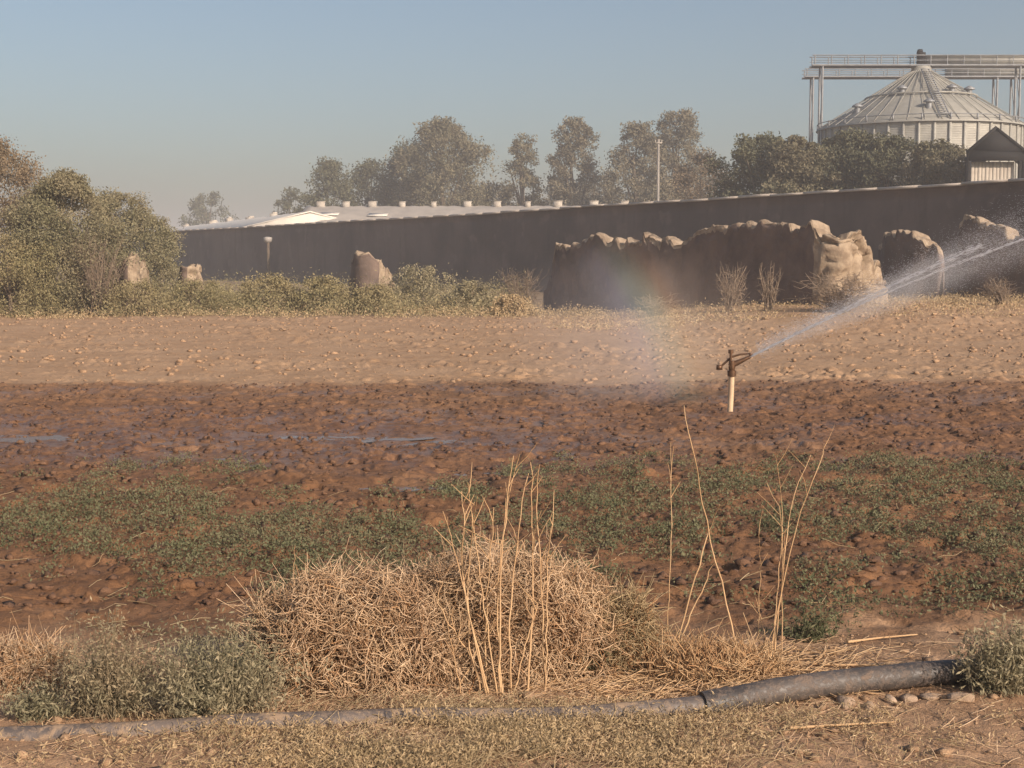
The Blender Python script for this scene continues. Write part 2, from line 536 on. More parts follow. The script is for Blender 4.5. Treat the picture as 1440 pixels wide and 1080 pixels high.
def scatter(n, y0, y1, bias=1.0, spread=1.12):
    y = y0 + (y1 - y0) * rng.random(n) ** bias
    x = (rng.random(n) * 2 - 1) * (y * .36 * spread + .3)
    return x, y

x, y = scatter(6500, 6.4, 18.6)
tag(rubble('soil_clods', x, y, (.007 + .028 * rng.random(len(x)) ** 2.4), M['clod_wet']), 'dark wet clods strewn over the watered soil', 'clods', kind='stuff')
x, y = scatter(4200, 18.4, 40, .8)
k = (vnoise(x / 1.6, y / 1.6, 91) + .25 * (x > 2)) > rng.random(len(x))
x, y = x[k], y[k]
tag(rubble('soil_clods', x, y, .014 + .042 * rng.random(len(x)) ** 2.2, M['clod_dry']), 'pale dry clods strewn over the tan field', 'clods', kind='stuff')
x, y = scatter(900, 4.2, 6.0, 1)
tag(rubble('soil_clods', x, y, .004 + .02 * rng.random(len(x)) ** 3, M['clod_dry']), 'crumbs of dry earth on the near verge', 'clods', kind='stuff')

# ------------------------------------------------------------------ boundary wall
WR, WL = at(1440, 257, 49.1)[:2], at(240, 327, 135.0)[:2]
WDIR = (WL - WR) / np.linalg.norm(WL - WR)
WN = np.array((-WDIR[1], WDIR[0]));  WN = WN if WN[1] < 0 else -WN       # towards the camera
WTOP = 4.3
def build_wall():
    root = empty('boundary_wall', (WR[0], WR[1], 0), 'long dark mud plaster boundary wall with thin pale coping', 'wall')
    s0, s1 = -14.0, float(np.linalg.norm(WL - WR)) + 22
    n = 260
    S = np.linspace(s0, s1, n)
    zt = WTOP + .22 * fbm(S / 9, S * 0, 5, 4)
    prof = [(0.0, None, -1.0)] 
    rows = np.linspace(-.6, 1, 16)
    V = []
    for off, back in ((.0, 0), (.35, 1)):
        for k, t in enumerate(rows):
            z = np.where(t < 0, t, t * zt)
            bulge = .07 * fbm(S / 2.3, S * 0 + k * .55, 7 + back, 4)
            P = WR[None] + WDIR[None] * S[:, None] - WN[None] * (off - bulge * (1 if back == 0 else 0))[:, None]
            V.append(np.column_stack([P - WR[None], z]))
    V = np.array(V).reshape(2, len(rows), n, 3)
    I = np.arange(2 * len(rows) * n).reshape(2, len(rows), n)
    Q = []
    for b in (0, 1):
        q = np.stack([I[b, :-1, :-1], I[b, :-1, 1:], I[b, 1:, 1:], I[b, 1:, :-1]], -1).reshape(-1, 4)
        Q.append(q if b else q[:, ::-1])
    Q.append(np.stack([I[0, -1, :-1], I[0, -1, 1:], I[1, -1, 1:], I[1, -1, :-1]], -1).reshape(-1, 4))
    for e in (0, n - 1):
        Q.append(np.stack([I[0, :-1, e], I[0, 1:, e], I[1, 1:, e], I[1, :-1, e]], -1))
    mesh('wall_face', V.reshape(-1, 3), np.vstack(Q), M['wall'], root, True)
    # coping, cast in lengths with worn edges
    V, Q = [], []
    mb = MB()
    for a, b in zip(S[:-1:4], S[4::4]):
        m = (a + b) / 2
        c = WDIR * m - WN * .17
        zz = WTOP + .22 * float(fbm(np.array([m / 9]), np.array([0.]), 5, 4)[0])
        mb.box((c[0], c[1], zz + .055 + rng.normal() * .006), (b - a - .012, .47, .10 + rng.normal() * .01), math.atan2(WDIR[1], WDIR[0]))
    mb.build('coping', M['coping'], root)
build_wall()

def wall_at(px):
    """point on the camera face of the wall for a column of the photograph"""
    k = (px - 720) / FPX * math.cos(PITCH) 
    s = (WR[0] - k * WR[1]) / (k * WDIR[1] - WDIR[0])
    return WR + WDIR * s

# ------------------------------------------------------------------ adobe ruins
def ruin(name, label, pts, thick=.55, seed=0, group=None, turn=0):
    """pts: (px, py_top, distance) along the crest; an eroded slab of mud wall with its own thickness"""
    P = np.array([at(px, py, d) for px, py, d in pts])
    L = np.concatenate([[0], np.cumsum(np.linalg.norm(np.diff(P[:, :2], axis=0), axis=1))])
    n = max(12, int(L[-1] / .07))
    S = np.linspace(0, L[-1], n)
    X, Y, Zt = [np.interp(S, L, P[:, k]) for k in range(3)]
    base = np.minimum(height(X, Y), .5) - .3
    Zt = Zt + .22 * fbm(S * 2.2, S * 0 + seed, 3 + seed, 5) - .16 * (vnoise(S * 2.3, S * 0, seed) > .66) + .09 * (vnoise(S * 4.7, S * 0, seed + 5) > .6) - .10 * (vnoise(S * 7.3, S * 0, seed + 7) > .63) + .05 * (vnoise(S * 11, S * 0, seed + 8) - .5)
    if turn:
        Zt = Zt - .45 * sstep(L[-1] - turn, L[-1] - turn + .5, S) * (vnoise(S * 3.7, S * 0 + 3, seed) - .35) * (min(turn, 2.4) / 2.4)
    dx, dy = np.gradient(X), np.gradient(Y)
    ln = np.hypot(dx, dy) + 1e-9
    nx, ny = dy / ln, -dx / ln
    flip = np.where(ny > 0, -1, 1); nx, ny = nx * flip, ny * flip
    # section from the foot of the near face over the crest to the foot of the far face
    key = [(1.06, 0.0), (1.02, .3), (1.0, .6), (1.0, .8), (.99, .93), (.96, .985), (.86, 1.0), (.4, .995), (-.2, .97), (-.7, .94), (-1, .8), (-1.05, .6), (-1.1, .3), (-1.2, 0)]
    kk = np.linspace(0, len(key) - 1, 53)
    sec = list(zip(np.interp(kk, np.arange(len(key)), [q[0] for q in key]), np.interp(kk, np.arange(len(key)), [q[1] for q in key])))
    V = []
    for j, (o, t) in enumerate(sec):
        rid = np.abs(fbm(S * 2.2, np.full(n, j * .20), 31 + seed, 3))
        wob = .09 * fbm(S * 1.1, np.full(n, j * .12), 11 + seed, 4) + .07 * fbm(S * 3.5, np.full(n, j * .33), 19 + seed, 3) - .09 * rid + .05 * fbm(S * 7, np.full(n, j * .55), 51 + seed, 2)
        tear = sstep(L[-1] - turn, L[-1] - turn + .3, S) if turn else 0 * S
        crev = tear * 1.5 * np.maximum(0, fbm(S * 4.2, np.full(n, j * .16), 41 + seed, 4) + .02)
        tap = 1 - .7 * (1 - sstep(0, .9, S)) - (0 if turn else .7) * sstep(L[-1] - .9, L[-1], S)
        off = thick / 2 * o * tap + wob * tap - crev + tear * .2 * fbm(S * 3, np.full(n, j * .3), 43 + seed, 4)
        z = base + (Zt - base) * t + (.07 * fbm(S * 3.2, np.full(n, j * .30), 23 + seed, 4) * sstep(.8, 1, t)) - crev * .9 * (t > .9)
        V.append(np.stack([X + nx * off, Y + ny * off, z], 1))
    m = len(sec)
    V = np.array(V)
    cx, cy = X.mean(), Y.mean()
    I = np.arange(m * n).reshape(m, n)
    Q = np.stack([I[:-1, :-1], I[:-1, 1:], I[1:, 1:], I[1:, :-1]], -1).reshape(-1, 4)
    V = V.reshape(-1, 3)
    F = [Q]
    T = []
    for e, fl in ((0, False), (n - 1, True)):
        c = len(V)
        ring = I[:, e]
        mid = V[ring].mean(0) + (np.array((dx[e], dy[e], 0)) / ln[e]) * (.12 if fl else -.12)
        V = np.vstack([V, mid])
        T += [(ring[j + 1], ring[j], c) if fl else (ring[j], ring[j + 1], c) for j in range(m - 1)]
    V = V - np.array((cx, cy, 0))
    o = mesh(name, V, [Q, np.array(T)], M['adobe_shaded'], None, False, (cx, cy, 0))
    # sunlight painted as a lighter tone along the crest and at the torn end
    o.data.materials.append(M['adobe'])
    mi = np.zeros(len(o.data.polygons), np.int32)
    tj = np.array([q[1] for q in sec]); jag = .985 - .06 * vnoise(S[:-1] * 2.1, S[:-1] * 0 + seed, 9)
    lit_tone = (tj[:-1, None] > jag[None]) | ((S[:-1] > L[-1] - turn)[None] if turn else False) | (np.arange(m - 1)[:, None] > m // 2)
    mi[:lit_tone.size] = lit_tone.ravel().astype(np.int32)
    mi[lit_tone.size:] = 1 if turn else 0
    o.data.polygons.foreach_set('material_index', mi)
    tag(o, label, 'ruined wall', group)
    return o

G_RUIN = 'eroded adobe wall remains'
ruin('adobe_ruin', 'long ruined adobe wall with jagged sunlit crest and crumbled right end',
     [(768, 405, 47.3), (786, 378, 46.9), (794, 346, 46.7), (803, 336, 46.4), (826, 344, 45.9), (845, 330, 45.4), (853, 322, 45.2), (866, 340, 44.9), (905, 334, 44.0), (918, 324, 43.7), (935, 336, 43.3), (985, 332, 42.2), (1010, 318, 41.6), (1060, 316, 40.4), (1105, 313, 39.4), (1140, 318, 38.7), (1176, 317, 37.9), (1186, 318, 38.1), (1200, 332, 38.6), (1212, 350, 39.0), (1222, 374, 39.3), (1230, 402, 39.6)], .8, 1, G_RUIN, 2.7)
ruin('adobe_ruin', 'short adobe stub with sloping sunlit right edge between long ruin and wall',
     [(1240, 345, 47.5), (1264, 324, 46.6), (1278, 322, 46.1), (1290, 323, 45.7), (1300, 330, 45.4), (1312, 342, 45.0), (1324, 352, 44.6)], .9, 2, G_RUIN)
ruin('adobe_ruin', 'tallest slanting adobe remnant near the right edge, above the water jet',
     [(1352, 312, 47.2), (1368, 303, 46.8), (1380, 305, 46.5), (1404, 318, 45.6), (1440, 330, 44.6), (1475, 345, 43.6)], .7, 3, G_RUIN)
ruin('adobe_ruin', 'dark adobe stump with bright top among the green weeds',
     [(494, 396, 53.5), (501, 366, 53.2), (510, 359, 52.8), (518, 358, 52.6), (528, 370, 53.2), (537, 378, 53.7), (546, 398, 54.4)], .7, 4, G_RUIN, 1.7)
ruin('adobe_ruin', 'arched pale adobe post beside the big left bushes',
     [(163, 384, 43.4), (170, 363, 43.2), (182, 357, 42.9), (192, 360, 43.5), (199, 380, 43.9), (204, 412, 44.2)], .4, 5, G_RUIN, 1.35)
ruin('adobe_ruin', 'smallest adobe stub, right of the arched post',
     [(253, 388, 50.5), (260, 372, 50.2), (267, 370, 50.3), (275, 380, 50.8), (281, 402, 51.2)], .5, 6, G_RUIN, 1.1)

# ------------------------------------------------------------------ buildings behind the wall
def pitched(name, label, cat, ridge, out, drop, run, mat_roof, mat_wall, rafters=0):
    """ridge: two points; near slope falls `drop` over `run` towards `out`"""
    A, B = np.array(ridge[0]), np.array(ridge[1])
    root = empty(name, ((A[0] + B[0]) / 2, (A[1] + B[1]) / 2, 0), label, cat)
    c = np.array(((A[0] + B[0]) / 2, (A[1] + B[1]) / 2, 0))
    o = np.array((out[0], out[1], 0)) * run
    th = np.array((0, 0, -.14))
    mb = MB()
    n = 60
    ts = np.linspace(0, 1, n + 1)
    for sgn in (1, -1):
        top = np.array([A + (B - A) * t for t in ts]) - c
        low = top + o * sgn + np.array((0, 0, -drop))
        cor = np.where(np.arange(n + 1) % 2 == 0, .03, -.03)
        top[:, 2] += cor; low[:, 2] += cor
        V = np.vstack([top, low, top + th, low + th])
        k = n + 1
        Q = []
        for i in range(n):
            Q += [(i, i + 1, k + i + 1, k + i), (2 * k + i, 3 * k + i, 3 * k + i + 1, 2 * k + i + 1), (k + i, k + i + 1, 3 * k + i + 1, 3 * k + i)]
        for i in (0, n):
            Q.append((i, k + i, 3 * k + i, 2 * k + i))
        mb.add(V, Q)
    mb.build('roof', mat_roof, root)
    mw = MB()
    ez = A[2] - drop * .9
    a0, b0 = A - c, B - c
    ins = .9
    P = [a0 + o * ins, b0 + o * ins, b0 - o * ins, a0 - o * ins]
    V = [(p[0], p[1], -.3) for p in P] + [(p[0], p[1], ez) for p in P] + [(a0[0], a0[1], A[2] - .2), (b0[0], b0[1], B[2] - .2)]
    mw.add(V, [(0, 1, 5, 4), (1, 2, 6, 5), (2, 3, 7, 6), (3, 0, 4, 7)], [(5, 6, 9), (7, 4, 8)])
    mw.build('wall', mat_wall, root)
    return root, c

out = np.array((-.12, -1.0)); out /= np.linalg.norm(out)
A, B = at(432, 290, 152), at(1010, 289, 146)
root, c = pitched('farm_shed', 'long low farm shed with grey roof and row of pale ridge vents', 'shed', (A, B), out, 2.7, 8.5, M['roof_grey'], M['conc'])
for px in (452, 489, 527, 570, 615, 663, 705, 748, 790, 840, 882, 925):
    t = (px - 432) / (1010 - 432)
    p = A + (B - A) * t - c
    v = MB(); q = .55 + .5 * ((px * 7919) % 97) / 97
    v.box((p[0], p[1], p[2] + .05), (.75 * q + .1, .8, .45 + .3 * q), .04)
    v.box((p[0] + .03, p[1], p[2] + .32 + .15 * q), (.75 * q + .16, .85, .07), .04 + .1 * (q - .8))
    v.build('roof_vent', M['conc'], root)
# patches of broken pale sheet on the near slope
for k, (px, dz) in enumerate(((545, 1.0), (600, 1.5), (650, 1.9), (475, .9), (690, 2.0))):
    t = (px - 432) / (1010 - 432)
    p = A + (B - A) * t - c + np.array((out[0], out[1], 0)) * 8.5 * dz / 2.7 + np.array((0, 0, -dz + .10))
    v = MB(); s = 1.0 + .5 * (k % 3)
    q = np.array((out[0], out[1], 0)) * .8 + np.array((0, 0, -.254))
    e = np.array((s, .0, 0))
    V = [p - e, p + e, p + e + q, p - e + q]
    v.add([*V, *[w + np.array((0, 0, .05)) for w in V]], [(4, 5, 6, 7), (0, 1, 5, 4), (1, 2, 6, 5), (2, 3, 7, 6), (3, 0, 4, 7)])
    v.build('roof_patch', M['white'], root)

A2, B2 = at(436, 297, 146), at(224, 323, 262)
dv = (B2 - A2)[:2]; dv /= np.linalg.norm(dv)
out2 = np.array((-dv[1], dv[0])); out2 = out2 if out2[1] < 0 else -out2
B2[2] = A2[2] + (B2[2] - A2[2])
pitched('farm_shed', 'white sheet roofed shed showing above the far left end of the wall', 'shed', (A2, B2), out2, 1.7, 7.0, M['white'], M['white'])
bk = 0
for px, py, w in ((262, 318, .9), (300, 313, 1.3), (322, 309, .8), (352, 308, 1.0), (385, 303, .9)):
    t = (px - 436) / (224 - 436)
    d = 146 / (1 - t * (1 - 146 / 262))
    p = at(px, py + 1, d)
    v = MB(); v.box((0, 0, 0), (w, .8, .55), .4 * bk); v.box((.1, 0, .35), (w * .6, .6, .22), .3)
    o = v.build('rubble_block', M['conc'], None, False, p)
    tag(o, 'pale block weighing down the ridge of the white shed roof', 'block', 'blocks along the white shed ridge')
    bk += 1

# gabled shed at the right edge
def gable():
    d = 78.0
    pk, el, er = at(1400, 177, d), at(1360, 211, d), at(1446, 213, d)
    root = empty('gabled_barn', (pk[0], d, 0), 'dark gable ended barn with white door at the right edge', 'barn')
    c = np.array((pk[0], d, 0))
    Lb = 14.0
    def quad3(name, pts, th, mat):
        n = np.cross(np.array(pts[1]) - pts[0], np.array(pts[2]) - pts[0]); n = n / np.linalg.norm(n) * th
        P = np.array(pts); V = np.vstack([P, P + n])
        k = len(pts)
        mb = MB()
        if k == 4:
            mb.add(V, [(3, 2, 1, 0), (4, 5, 6, 7), (0, 1, 5, 4), (1, 2, 6, 5), (2, 3, 7, 6), (3, 0, 4, 7)])
        else:
            mb.add(V, [(0, 1, 4, 3), (1, 2, 5, 4), (2, 0, 3, 5)], [(2, 1, 0), (3, 4, 5)])
        return mb.build(name, mat, root)
    back = np.array((5.0, Lb, 0))
    p, l, r = pk - c, el - c, er - c
    f = np.array((-.03, -.12, 0))
    ov = np.array((0, 0, .0))
    quad3('roof_slope', [l + f + (p - l) * -.06, p + f, p + back, l + back + (p - l) * -.06], -.16, M['dark_sheet'])
    quad3('roof_slope', [p + f, r + f + (p - r) * -.06, r + back + (p - r) * -.06, p + back], -.16, M['dark_sheet'])
    zb = at(1400, 226, d)[2]
    quad3('gable_panel', [l * np.array((1, 1, 1)), r, p + np.array((0, 0, -.02))], .06, M['dark_sheet'])
    mb = MB()
    mb.add([(l[0] + .1, 0, zb), (r[0] - .1, 0, zb), (r[0] - .1, 0, l[2]), (l[0] + .1, 0, l[2]), (l[0] + .1, .1, zb), (r[0] - .1, .1, zb), (r[0] - .1, .1, l[2]), (l[0] + .1, .1, l[2])],
           [(0, 1, 2, 3), (7, 6, 5, 4), (0, 4, 5, 1), (1, 5, 6, 2), (3, 2, 6, 7), (0, 3, 7, 4)])
    mb.build('lintel_panel', M['dark_sheet'], root)
    xl, xr = at(1369, 240, d)[0] - c[0], at(1431, 240, d)[0] - c[0]
    mb = MB()
    n = 12
    for i in range(n):
        a = xl + (xr - xl) * i / n; b = xl + (xr - xl) * (i + 1) / n
        mb.box(((a + b) / 2, .55 + (.018 if i % 2 else 0), zb / 2 - .05), (b - a - .015, .08, zb + .05))
    mb.build('door', M['conc'], root)
    mb = MB()
    for xx in (l[0] + .15, r[0] - .15):
        mb.box((xx, .12, l[2] / 2 - .1), (.22, .22, l[2] + .1))
    mb.build('post', M['dark_sheet'], root)
    mb = MB()
    mb.box((l[0] + .2 + 2.4, Lb / 2 + .4, l[2] / 2 - .2), (.2, Lb - 1, l[2] - .2), -math.atan2(5, Lb))
    mb.box((r[0] + 2.2, Lb / 2 + .4, l[2] / 2 - .2), (.2, Lb - 1, l[2] - .2), -math.atan2(5, Lb))
    mb.build('side_wall', M['dark_sheet'], root)
gable()

# ------------------------------------------------------------------ grain silo and its conveyor bridges
def silo():
    d = 110.0
    cx = at(1294, 168, d)[0]
    Rb = 7.5
    ez = at(1294, 168, d - Rb)[2]
    az = at(1294, 97, d)[2]
    root = empty('grain_silo', (cx, d, 0), 'big galvanised grain silo with ribbed conical roof', 'silo')
    mb = MB(); mb.lathe([(Rb, -.3), (Rb, ez * .34), (Rb, ez * .67), (Rb, ez)], (0, 0, 0), 72)
    mb.build('bin_wall', M['bin'], root, True)
    mb = MB()
    for i in range(44):
        a = 2 * math.pi * i / 44
        mb.box((math.cos(a) * (Rb + .06), math.sin(a) * (Rb + .06), ez / 2 - .1), (.12, .16, ez), a)
    mb.build('stiffener', M['bin'], root)
    mb = MB(); mb.lathe([(Rb + .28, ez - .10), (Rb + .28, ez - .02), (Rb * .55, ez + (az - ez) * .47), (.75, az - .25), (.75, az + .15), (.05, az + .28)], (0, 0, 0), 60)
    roof = mb.build('roof', M['bin_roof'], root, False)
    mb = MB()
    for i in range(40):
        a = 2 * math.pi * (i + .5) / 40
        e = np.array((math.cos(a), math.sin(a), 0))
        p0 = e * (Rb + .24) + np.array((0, 0, ez + .02)); p1 = e * .8 + np.array((0, 0, az - .20))
        mb.tube([p0, (p0 + p1) / 2 + np.array((0, 0, .05)), p1], .03, 4)
    mb.build('rib', M['bin_roof'], roof)
    mb = MB()
    for zz, rr2 in ((.48, Rb * .55),):
        k = 48
        A = np.linspace(0, 2 * math.pi, k + 1)
        mb.tube([(rr2 * math.cos(a), rr2 * math.sin(a), ez + (az - ez) * zz + .16) for a in A], .08, 5, False)
    mb.build('roof_ring', M['bin_roof'], roof)
    for i, a in enumerate((-2.2, -1.25, -.75, -1.75, -2.7)):
        mb = MB()
        rr2 = Rb * (.52 if i < 3 else .8)
        z = ez + (az - ez) * (1 - rr2 / Rb) + .25
        mb.tube([(0, 0, -.25), (0, 0, .25)], .22, 8)
        mb.tube([(0, 0, .25), (0, 0, .33), (0, 0, .52)], [.42, .42, .08], 8)
        mb.build('vent', M['steel'], roof, False, (rr2 * math.cos(a), rr2 * math.sin(a), z))
    mb = MB()
    for i in range(24):
        a = 2 * math.pi * i / 24
        mb.box(((Rb + .18) * math.cos(a), (Rb + .18) * math.sin(a), ez + .22), (.10, .10, .5), a)
    A = np.linspace(0, 2 * math.pi, 49)
    mb.tube([((Rb + .18) * math.cos(a), (Rb + .18) * math.sin(a), ez + .42) for a in A], .035, 4, False)
    mb.build('eave_rail', M['steel'], root)
    # ladder up the roof
    mb = MB()
    a0 = -math.pi / 2 - .05
    for off in (-.045, .045):
        e = np.array((math.cos(a0 + off), math.sin(a0 + off), 0)); e2 = np.array((math.cos(a0 + off * 5), math.sin(a0 + off * 5), 0))
        mb.tube([e * (Rb + .2) + (0, 0, ez + .16), e2 * 1.2 + (0, 0, az - .15)], .06, 4)
    for t in np.linspace(.03, .97, 22):
        r_ = Rb + .2 + (1.2 - Rb - .2) * t; z_ = ez + .2 + (az - ez - .25) * t
        mb.box((math.cos(a0) * r_, math.sin(a0) * r_, z_), (.06, .6, .06), a0)
    mb.build('ladder', M['steel'], root)
    return cx, d, az
SX, SD, SAZ = silo()

def bridge(label, x0px, x1px, ybot, ytop, d, legs, tube_from, head=None):
    a, b = at(x0px, ybot, d), at(x1px, ybot, d)
    zt, zb = at(x0px, ytop, d)[2], a[2]
    root = empty('conveyor_bridge', (a[0], d, 0), label, 'conveyor', 'conveyor bridges over the silo')
    L = b[0] - a[0]
    mb = MB()
    for yy in (-.55, .55):
        for z, r_ in ((zb, .09), (zt, .045), ((zb + zt) / 2, .03)):
            mb.tube([(-.2, yy, z), (L, yy, z)], r_, 4)
        n = int(L / 1.25)
        for i in range(n + 1):
            x_ = L * i / n
            mb.tube([(x_, yy, zb), (x_, yy, zt + .02)], .045, 4)
    mb.build('truss', M['steel'], root)
    mb = MB()
    mb.box((L / 2, 0, zb + .03), (L, 1.06, .07))
    mb.build('walkway', M['steel'], root)
    t0 = at(tube_from, ybot, d)[0] - a[0]
    mb = MB(); mb.box(((t0 + L) / 2, 0, zb + .42), (L - t0, .62, .56)); mb.box(((t0 + L) / 2, 0, zb + .74), (L - t0, .72, .07))
    mb.build('conveyor_trough', M['bin'], root)
    for px in legs:
        mb = MB()
        xx = at(px, ybot, d)[0] - a[0]
        for yy in (-.5, .5):
            mb.tube([(xx, yy, -.3), (xx, yy, zb)], .085, 5)
        for k in range(6):
            z0, z1 = zb * k / 6, zb * (k + 1) / 6
            s = 1 if k % 2 else -1
            mb.tube([(xx, -.5 * s, z0), (xx, .5 * s, z1)], .05, 4)
        mb.build('leg', M['steel'], root)
    if head:
        mb = MB()
        xx = at(head, ybot, d)[0] - a[0]
        mb.box((xx, 0, zb + .5), (.5, .7, 1.0)); mb.box((xx - .1, 0, zb + 1.12), (.4, .5, .26), 0, .7)
        mb.tube([(xx, 0, zb), (xx, 0, SAZ + .2)], .3, 8)
        mb.build('drive_head', M['dark_sheet'], root)
bridge('upper steel conveyor bridge with motor head over the silo peak', 1144, 1560, 93, 79, 110.0, (1155, 1432, 1540), 1302, 1295)
bridge('lower steel conveyor bridge behind the upper one, past the silo peak', 1133, 1560, 109, 98, 118.5, (1142, 1400, 1425, 1530), 1330)

# ------------------------------------------------------------------ trees beyond the wall
PROF = {
    'dome': [(0, .55), (.15, .85), (.35, 1), (.6, .9), (.8, .62), (.93, .32), (1, .05)],
    'round': [(0, .45), (.2, .9), (.45, 1), (.7, .88), (.88, .55), (1, .08)],
    'column': [(0, .8), (.2, 1), (.4, .8), (.55, .95), (.75, .7), (.9, .6), (1, .2)],
    'ragged': [(0, .9), (.15, 1), (.4, .86), (.6, .92), (.8, .65), (.9, .55), (1, .15)],
    'low': [(0, .95), (.25, 1), (.55, .88), (.8, .7), (1, .3)],
    'feather': [(0, .95), (.25, 1), (.5, .9), (.7, .72), (.88, .5), (1, .25)],
    'mass': [(0, .95), (.3, 1), (.6, .95), (.85, .72), (.95, .45), (1, .22)],
}
def crown_points(r, w, h, prof, ncl, per, cl=.16, dep=None, z0=.0, flat=.8):
    pt, pw = np.array(PROF[prof]).T
    dep = dep or w
    t = (np.arange(ncl) + r.random(ncl)) / ncl
    t = .35 * t + .65 * t ** 1.25
    n = len(t)
    hw = np.interp(t, pt, pw) * (1 + .25 * r.normal(size=n) * .6)
    an = r.random(n) * 2 * math.pi
    rad = np.where(r.random(n) < .45, r.uniform(.8, 1.0, n), np.sqrt(r.uniform(.05, 1, n)) * .95)
    C = np.stack([np.cos(an) * rad * hw * w / 2, np.sin(an) * rad * hw * dep / 2, z0 + t * (h - z0)], 1)
    cs = cl * w * r.uniform(.55, 1.25, n) * (.6 + .4 * hw)
    P = C[:, None, :] + np.clip(r.normal(size=(n, per, 3)), -2.0, 2.0) * cs[:, None, None] * np.array((.5, .5, .5 * flat))
    return C, P.reshape(-1, 3)

def limbs(r, C, w, h, nb, rt, z0=0.0):
    """trunk and limbs running out to some of the clumps"""
    top = h * .82
    lean = r.normal(size=2) * w * .03
    K = 6
    tt = np.linspace(0, 1, K)
    Pt = np.stack([lean[0] * tt ** 2 + .02 * w * np.sin(tt * 5), lean[1] * tt ** 2, -.2 + (top + .2) * tt], 1)[None]
    Rt = (rt * (1 - .85 * tt))[None]
    V1, Q1 = tubes(Pt, Rt, 7)
    idx = r.choice(len(C), min(nb, len(C)), replace=False)
    E = C[idx]
    st = np.clip(E[:, 2] * r.uniform(.3, .6, len(E)), .05 * h, top)
    B = np.stack([np.interp(st, Pt[0, :, 2], Pt[0, :, 0]), np.interp(st, Pt[0, :, 2], Pt[0, :, 1]), st], 1)
    u = np.linspace(0, 1, 5)[None, :, None]
    Mi = (B + E) / 2 + np.array((0, 0, .04 * h)) 
    P = (1 - u) ** 2 * B[:, None] + 2 * u * (1 - u) * Mi[:, None] + u ** 2 * E[:, None]
    Rb = rt * .38 * (1 - .85 * np.linspace(0, 1, 5))[None] * r.uniform(.5, 1, (len(E), 1))
    V2, Q2 = tubes(P, Rb, 4)
    return np.vstack([V1, V2]), np.vstack([Q1, Q2 + len(V1)])

def tree(name, label, cat, x0, x1, ytop, d, prof, mat, ncl, per, leaf, seed, group=None, z0=.1, cl=.16, rt=None, bark='bark', up=.3, base_z=None, nb=14, dep=None, part='crown', aspect=.5, dens=1.0):
    r = np.random.default_rng(seed)
    pc = at((x0 + x1) / 2, ytop, d)
    gz = hz(pc[0], d) if base_z is None else base_z
    w = (x1 - x0) / FPX * d
    h = pc[2] - gz
    fine = .72 if x0 < 240 and d < 60 else 1.0
    leaf *= fine; per = int(per / fine ** 1.4)
    w *= 1.06; h *= .97
    per = int(per * dens)
    root = empty(name, (pc[0], d, gz), label, cat, group)
    C, P = crown_points(r, w, h, prof, ncl, per, cl, dep, z0 * h)
    P = P[P[:, 2] > .02]
    V, Q = leaves(P, leaf * r.uniform(.6, 1.4, len(P)), r, aspect, up)
    tv, tq = limbs(r, C, w, h, nb, rt or .035 * h)
    mesh('trunk', tv, tq, M[bark], root, True)
    mesh(part, V, Q, M[mat], root)
    return root

G_TREE = 'trees beyond the boundary wall'
T = [  # label, x0, x1, ytop, d, profile, material, clumps, leaves per clump, leaf, clump size
    ('small dark tree standing alone above the white shed', 250, 335, 272, 260, 'low', 'tree_dark', 45, 60, .5, .13),
    ('small rounded dark tree at the left end of the grey shed', 386, 432, 264, 190, 'round', 'tree_dark', 40, 60, .32, .2),
    ('dark low tree, first of the clump behind the grey shed', 428, 500, 224, 170, 'mass', 'tree_dark', 90, 90, .32, .17),
    ('dark bushy tree between the low clump and the big round tree', 482, 560, 226, 172, 'mass', 'tree_dark', 90, 90, .32, .17),
    ('dark green tree leaning into the left flank of the big round tree', 535, 610, 202, 176, 'mass', 'tree_dark', 100, 90, .32, .17),
    ('big round olive brown tree, tallest left of the gap', 562, 682, 166, 168, 'mass', 'tree_olive', 230, 100, .32, .12),
    ('low grey scrub tree in the gap below the round tree', 664, 722, 258, 175, 'low', 'tree_brown', 40, 50, .34, .17),
    ('slim narrow tree with open top, alone in the gap', 708, 764, 188, 168, 'feather', 'tree_olive', 90, 70, .3, .16),
    ('feathery tall tree with tiered branches right of the slim one', 764, 852, 162, 166, 'feather', 'tree_brown', 170, 70, .3, .11),
    ('feathery tree left of the pale pole', 848, 946, 169, 160, 'feather', 'tree_brown', 160, 70, .3, .12),
    ('tallest feathery tree, right behind the pale pole', 904, 1006, 152, 163, 'feather', 'tree_brown', 180, 75, .3, .12),
    ('hazy grey tree low between two feathery trees', 826, 884, 236, 185, 'low', 'tree_brown', 30, 45, .36, .18),
    ('round brown bushy tree under the tallest feathery tree', 938, 1042, 214, 128, 'round', 'bush_brown', 120, 80, .22, .12),
    ('broad dark green tree at the left foot of the silo', 1016, 1132, 188, 92, 'mass', 'tree_dark', 150, 170, .20, .13),
    ('lighter green tree in front of the conveyor legs', 1080, 1170, 190, 90, 'mass', 'tree_olive', 130, 160, .20, .13),
    ('dark tree hiding the shaded left side of the silo', 1136, 1250, 184, 91, 'mass', 'tree_dark', 150, 170, .20, .13),
    ('dull green tree in front of the middle of the silo', 1200, 1302, 190, 89, 'mass', 'tree_dark', 140, 160, .20, .13),
    ('spiky topped green tree beside the dark barn', 1262, 1374, 198, 86, 'mass', 'tree_olive', 140, 140, .20, .12),
]
for i, (lab, x0, x1, yt, d, pr, mt, nc, per, lf, cl) in enumerate(T):
    tree('tree', lab, 'tree', x0, x1, yt, d, pr, mt, nc, per, lf, 100 + i, G_TREE, .10, cl * 1.15, base_z=0, dens=2.0)
